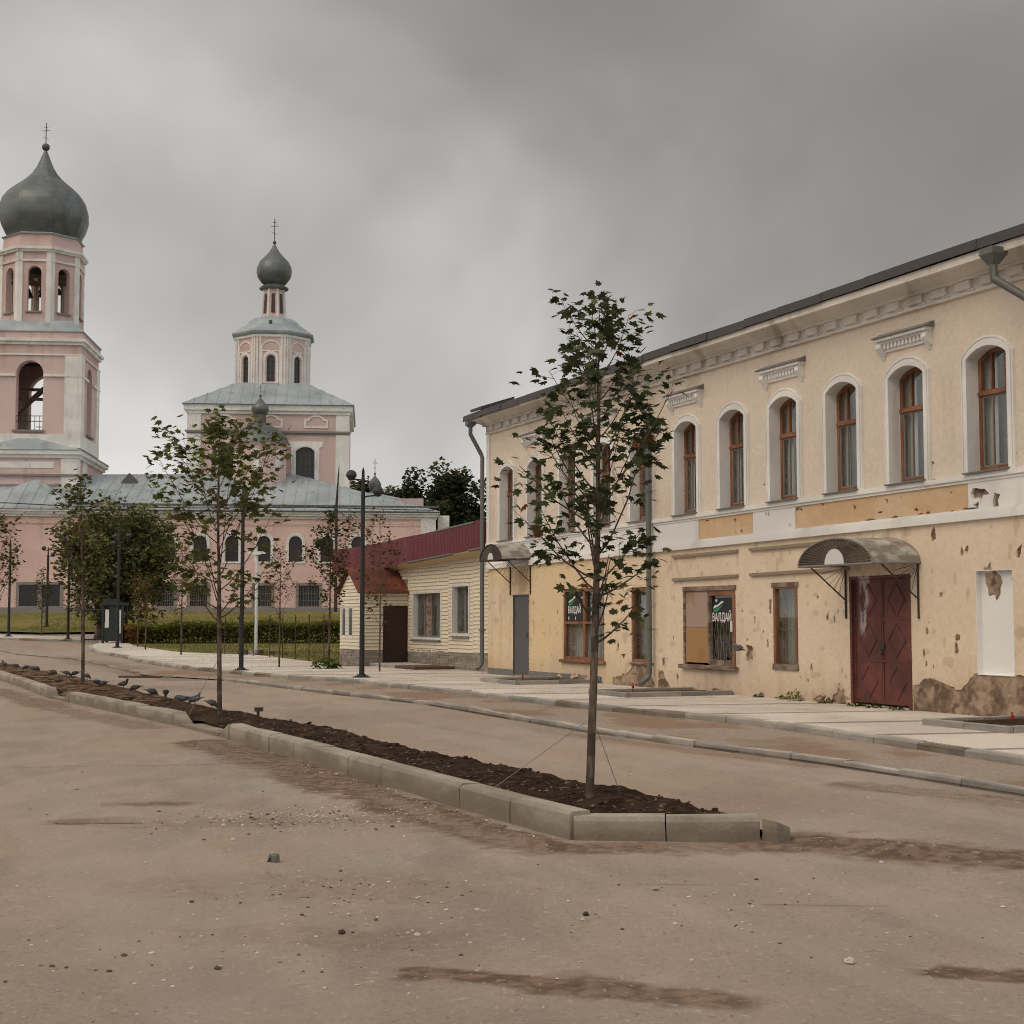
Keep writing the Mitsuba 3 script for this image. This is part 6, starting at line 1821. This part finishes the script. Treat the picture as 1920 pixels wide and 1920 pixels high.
# ------------------------------------------------------------------ pigeons
def pigeon(label, x, y, z, az, pose, seed, s=1.0):
    """One body loft from tail tip to beak; pose 'feed' puts the head down, 'stand' up."""
    rng = np.random.default_rng(seed)
    if pose == 'feed':
        ax = [(-.185, .150, .022, .006), (-.12, .140, .030, .012), (-.07, .130, .048, .040), (.0, .118, .058, .058), (.055, .105, .050, .054), (.088, .082, .030, .034), (.105, .058, .022, .024), (.118, .040, .021, .022), (.132, .026, .014, .014), (.146, .014, .005, .005), (.158, .004, .002, .002)]
    else:
        ax = [(-.175, .085, .022, .006), (-.12, .100, .030, .012), (-.07, .112, .048, .040), (.0, .128, .058, .058), (.05, .145, .050, .056), (.075, .175, .033, .036), (.085, .205, .024, .026), (.093, .228, .023, .024), (.110, .234, .015, .016), (.124, .230, .005, .005), (.138, .226, .002, .002)]
    n = 10
    V, C = [], []
    dark = rng.uniform(.25, .62)
    a = np.arange(n) * 2 * PI / n
    for i, (px_, pz, ry, rz_) in enumerate(ax):
        q0, q1 = ax[max(i - 1, 0)], ax[min(i + 1, len(ax) - 1)]
        t = np.array([q1[0] - q0[0], q1[1] - q0[1]])
        t /= np.linalg.norm(t)
        for b in a:
            o = rz_ * math.sin(b)
            V.append([px_ - t[1] * o, ry * math.cos(b), pz + t[0] * o])
            c = (.085, .09, .10) if i < 2 else (.20, .205, .215) if i < 4 else (.11, .115, .13) if i < 5 else (.055, .085, .075) if i < 7 else (.075, .08, .095) if i < 9 else (.05, .045, .045)
            if i == 2 or (i == 3 and math.sin(b) > .5):
                c = (.10, .105, .115)
            C.append(np.array(c) * dark)
    F = []
    for i in range(len(ax) - 1):
        for k_ in range(n):
            p, q, r, t = i * n + k_, i * n + (k_ + 1) % n, (i + 1) * n + (k_ + 1) % n, (i + 1) * n + k_
            F += [[p, q, r], [p, r, t]]
    ca, sa = math.cos(az), math.sin(az)

    def put(v):
        v = np.array(v, float) * s
        return np.column_stack([x + v[:, 0] * ca - v[:, 1] * sa, y + v[:, 0] * sa + v[:, 1] * ca, z + v[:, 2]])
    k = thing('pigeon', label, 'pigeon')
    part(k, 'body', trimesh.Trimesh(put(V), F, process=False), 'mat_tint', color=np.array(C), smooth=True)
    for sy in (-1, 1):
        zt_ = .02 if pose == 'feed' else 0
        w = [[-.15, sy * .018, .112 + 1.6 * zt_], [-.05, sy * .066, .135 + zt_ * .6], [.05, sy * .062, .150 - zt_], [.06, sy * .058, .115 - zt_], [-.03, sy * .064, .10], [-.06, sy * .03, .165]]
        part(k, 'wing', hull(put(w)), 'mat_tint', color=np.tile(np.array([.17, .175, .185]) * dark, (len(hull(put(w)).vertices), 1)))
        part(k, 'leg', tube(put([[.01, sy * .022, .08], [.005, sy * .022, .03], [.012, sy * .022, .0], [.045, sy * .026, -.003]]), .0045 * s, 5), 'mat_redcap')


spots = [(-15.7, 46.4, 'pigeon in the soil nearest the left edge of the picture', 2.6, 'stand'), (-14.95, 45.2, 'second pigeon in the soil from the left edge', .3, 'feed'), (-14.15, 43.7, 'dark pigeon pecking, third from the left edge', 2.9, 'feed'), (-13.75, 43.1, 'pigeon close behind the third from the left', .2, 'feed'), (-13.4, 42.3, 'pigeon fifth from the left edge', -.4, 'feed'),
         (-12.35, 40.4, 'pigeon with its tail raised left of the third maple', -.2, 'feed'), (-11.55, 38.9, 'pigeon pecking just left of the third maple', .1, 'feed'), (-11.15, 38.3, 'grey pigeon second left of the third maple', 3.0, 'feed'), (-10.6, 37.4, 'pigeon right beside the trunk of the third maple', -.3, 'feed'),
         (-9.2, 33.3, 'dark pigeon behind the kerb end right of the third maple', .3, 'feed'), (-8.9, 32.7, 'pale pigeon behind the long kerb block', 2.7, 'feed'), (-8.1, 31.3, 'pale grey pigeon low behind the kerb', .5, 'stand'), (-7.75, 30.9, 'dark pigeon sitting behind the kerb middle', 3.3, 'feed'),
         (-6.95, 29.0, 'pigeon with a long dark tail, leftmost of the group of five', 0.0, 'feed'), (-6.58, 28.55, 'small round dark pigeon in the group of five', -1.4, 'feed'), (-6.3, 28.4, 'dark backed pigeon in the middle of the group of five', 2.8, 'feed'), (-6.1, 27.95, 'pale pigeon pecking in the group of five', 3.0, 'feed'), (-5.95, 28.2, 'upright pigeon at the right of the group of five', .4, 'stand'),
         (-5.55, 26.3, 'brownish pigeon pecking beside the tie wire', 3.0, 'feed'), (-5.05, 25.3, 'dark pigeon just left of the second maple trunk', -.5, 'feed')]
for i, (x, y, t, az, pose) in enumerate(spots):
    pigeon(t, x, y, float(soil_z(x, y)[0]) - .025, az, pose, 200 + i, .9)
# one pigeon flies off from the boarded window
pb = FAC.pt(13.60, -.32)
ang = math.atan2(-FD[1], -FD[0])
kp = 'pigeon'
n0 = _taken.get('pigeon', -1)
rng0 = np.random.default_rng(3)
key = thing('pigeon', 'grey pigeon in flight by the boarded shop window', 'pigeon')


def fly(v):
    v = np.array(v, float) * 1.25
    return np.column_stack([pb[0] + v[:, 0] * math.cos(ang) - v[:, 1] * math.sin(ang), pb[1] + v[:, 0] * math.sin(ang) + v[:, 1] * math.cos(ang), .93 + v[:, 2]])


ax = [(-.21, .00, .03, .006), (-.14, .008, .034, .012), (-.08, .018, .046, .034), (-.01, .030, .056, .050), (.05, .045, .050, .050), (.085, .062, .034, .036), (.11, .072, .026, .027), (.13, .075, .023, .024), (.148, .074, .014, .014), (.165, .070, .004, .004), (.178, .067, .002, .002)]
V, C, F = [], [], []
for i, (px_, pz, ry, rz_) in enumerate(ax):
    for b in np.arange(10) * 2 * PI / 10:
        V.append([px_, ry * math.cos(b), pz + rz_ * math.sin(b)])
        C.append((.06, .065, .07) if i < 2 else (.13, .135, .14) if i < 6 else (.07, .075, .085))
for i in range(len(ax) - 1):
    for q in range(10):
        F += [[i * 10 + q, i * 10 + (q + 1) % 10, (i + 1) * 10 + (q + 1) % 10], [i * 10 + q, (i + 1) * 10 + (q + 1) % 10, (i + 1) * 10 + q]]
part(key, 'body', trimesh.Trimesh(fly(V), F, process=False), 'mat_tint', color=np.array(C), smooth=True)
for sy in (-1, 1):
    w = fly([[.07, sy * .045, .07], [.0, sy * .066, .055], [-.10, sy * .045, .045], [-.19, sy * .02, .02], [.0, sy * .05, .085], [-.09, sy * .03, .06]])
    wm = hull(w)
    part(key, 'wing', wm, 'mat_tint', color=np.tile((.085, .088, .093), (len(wm.vertices), 1)))
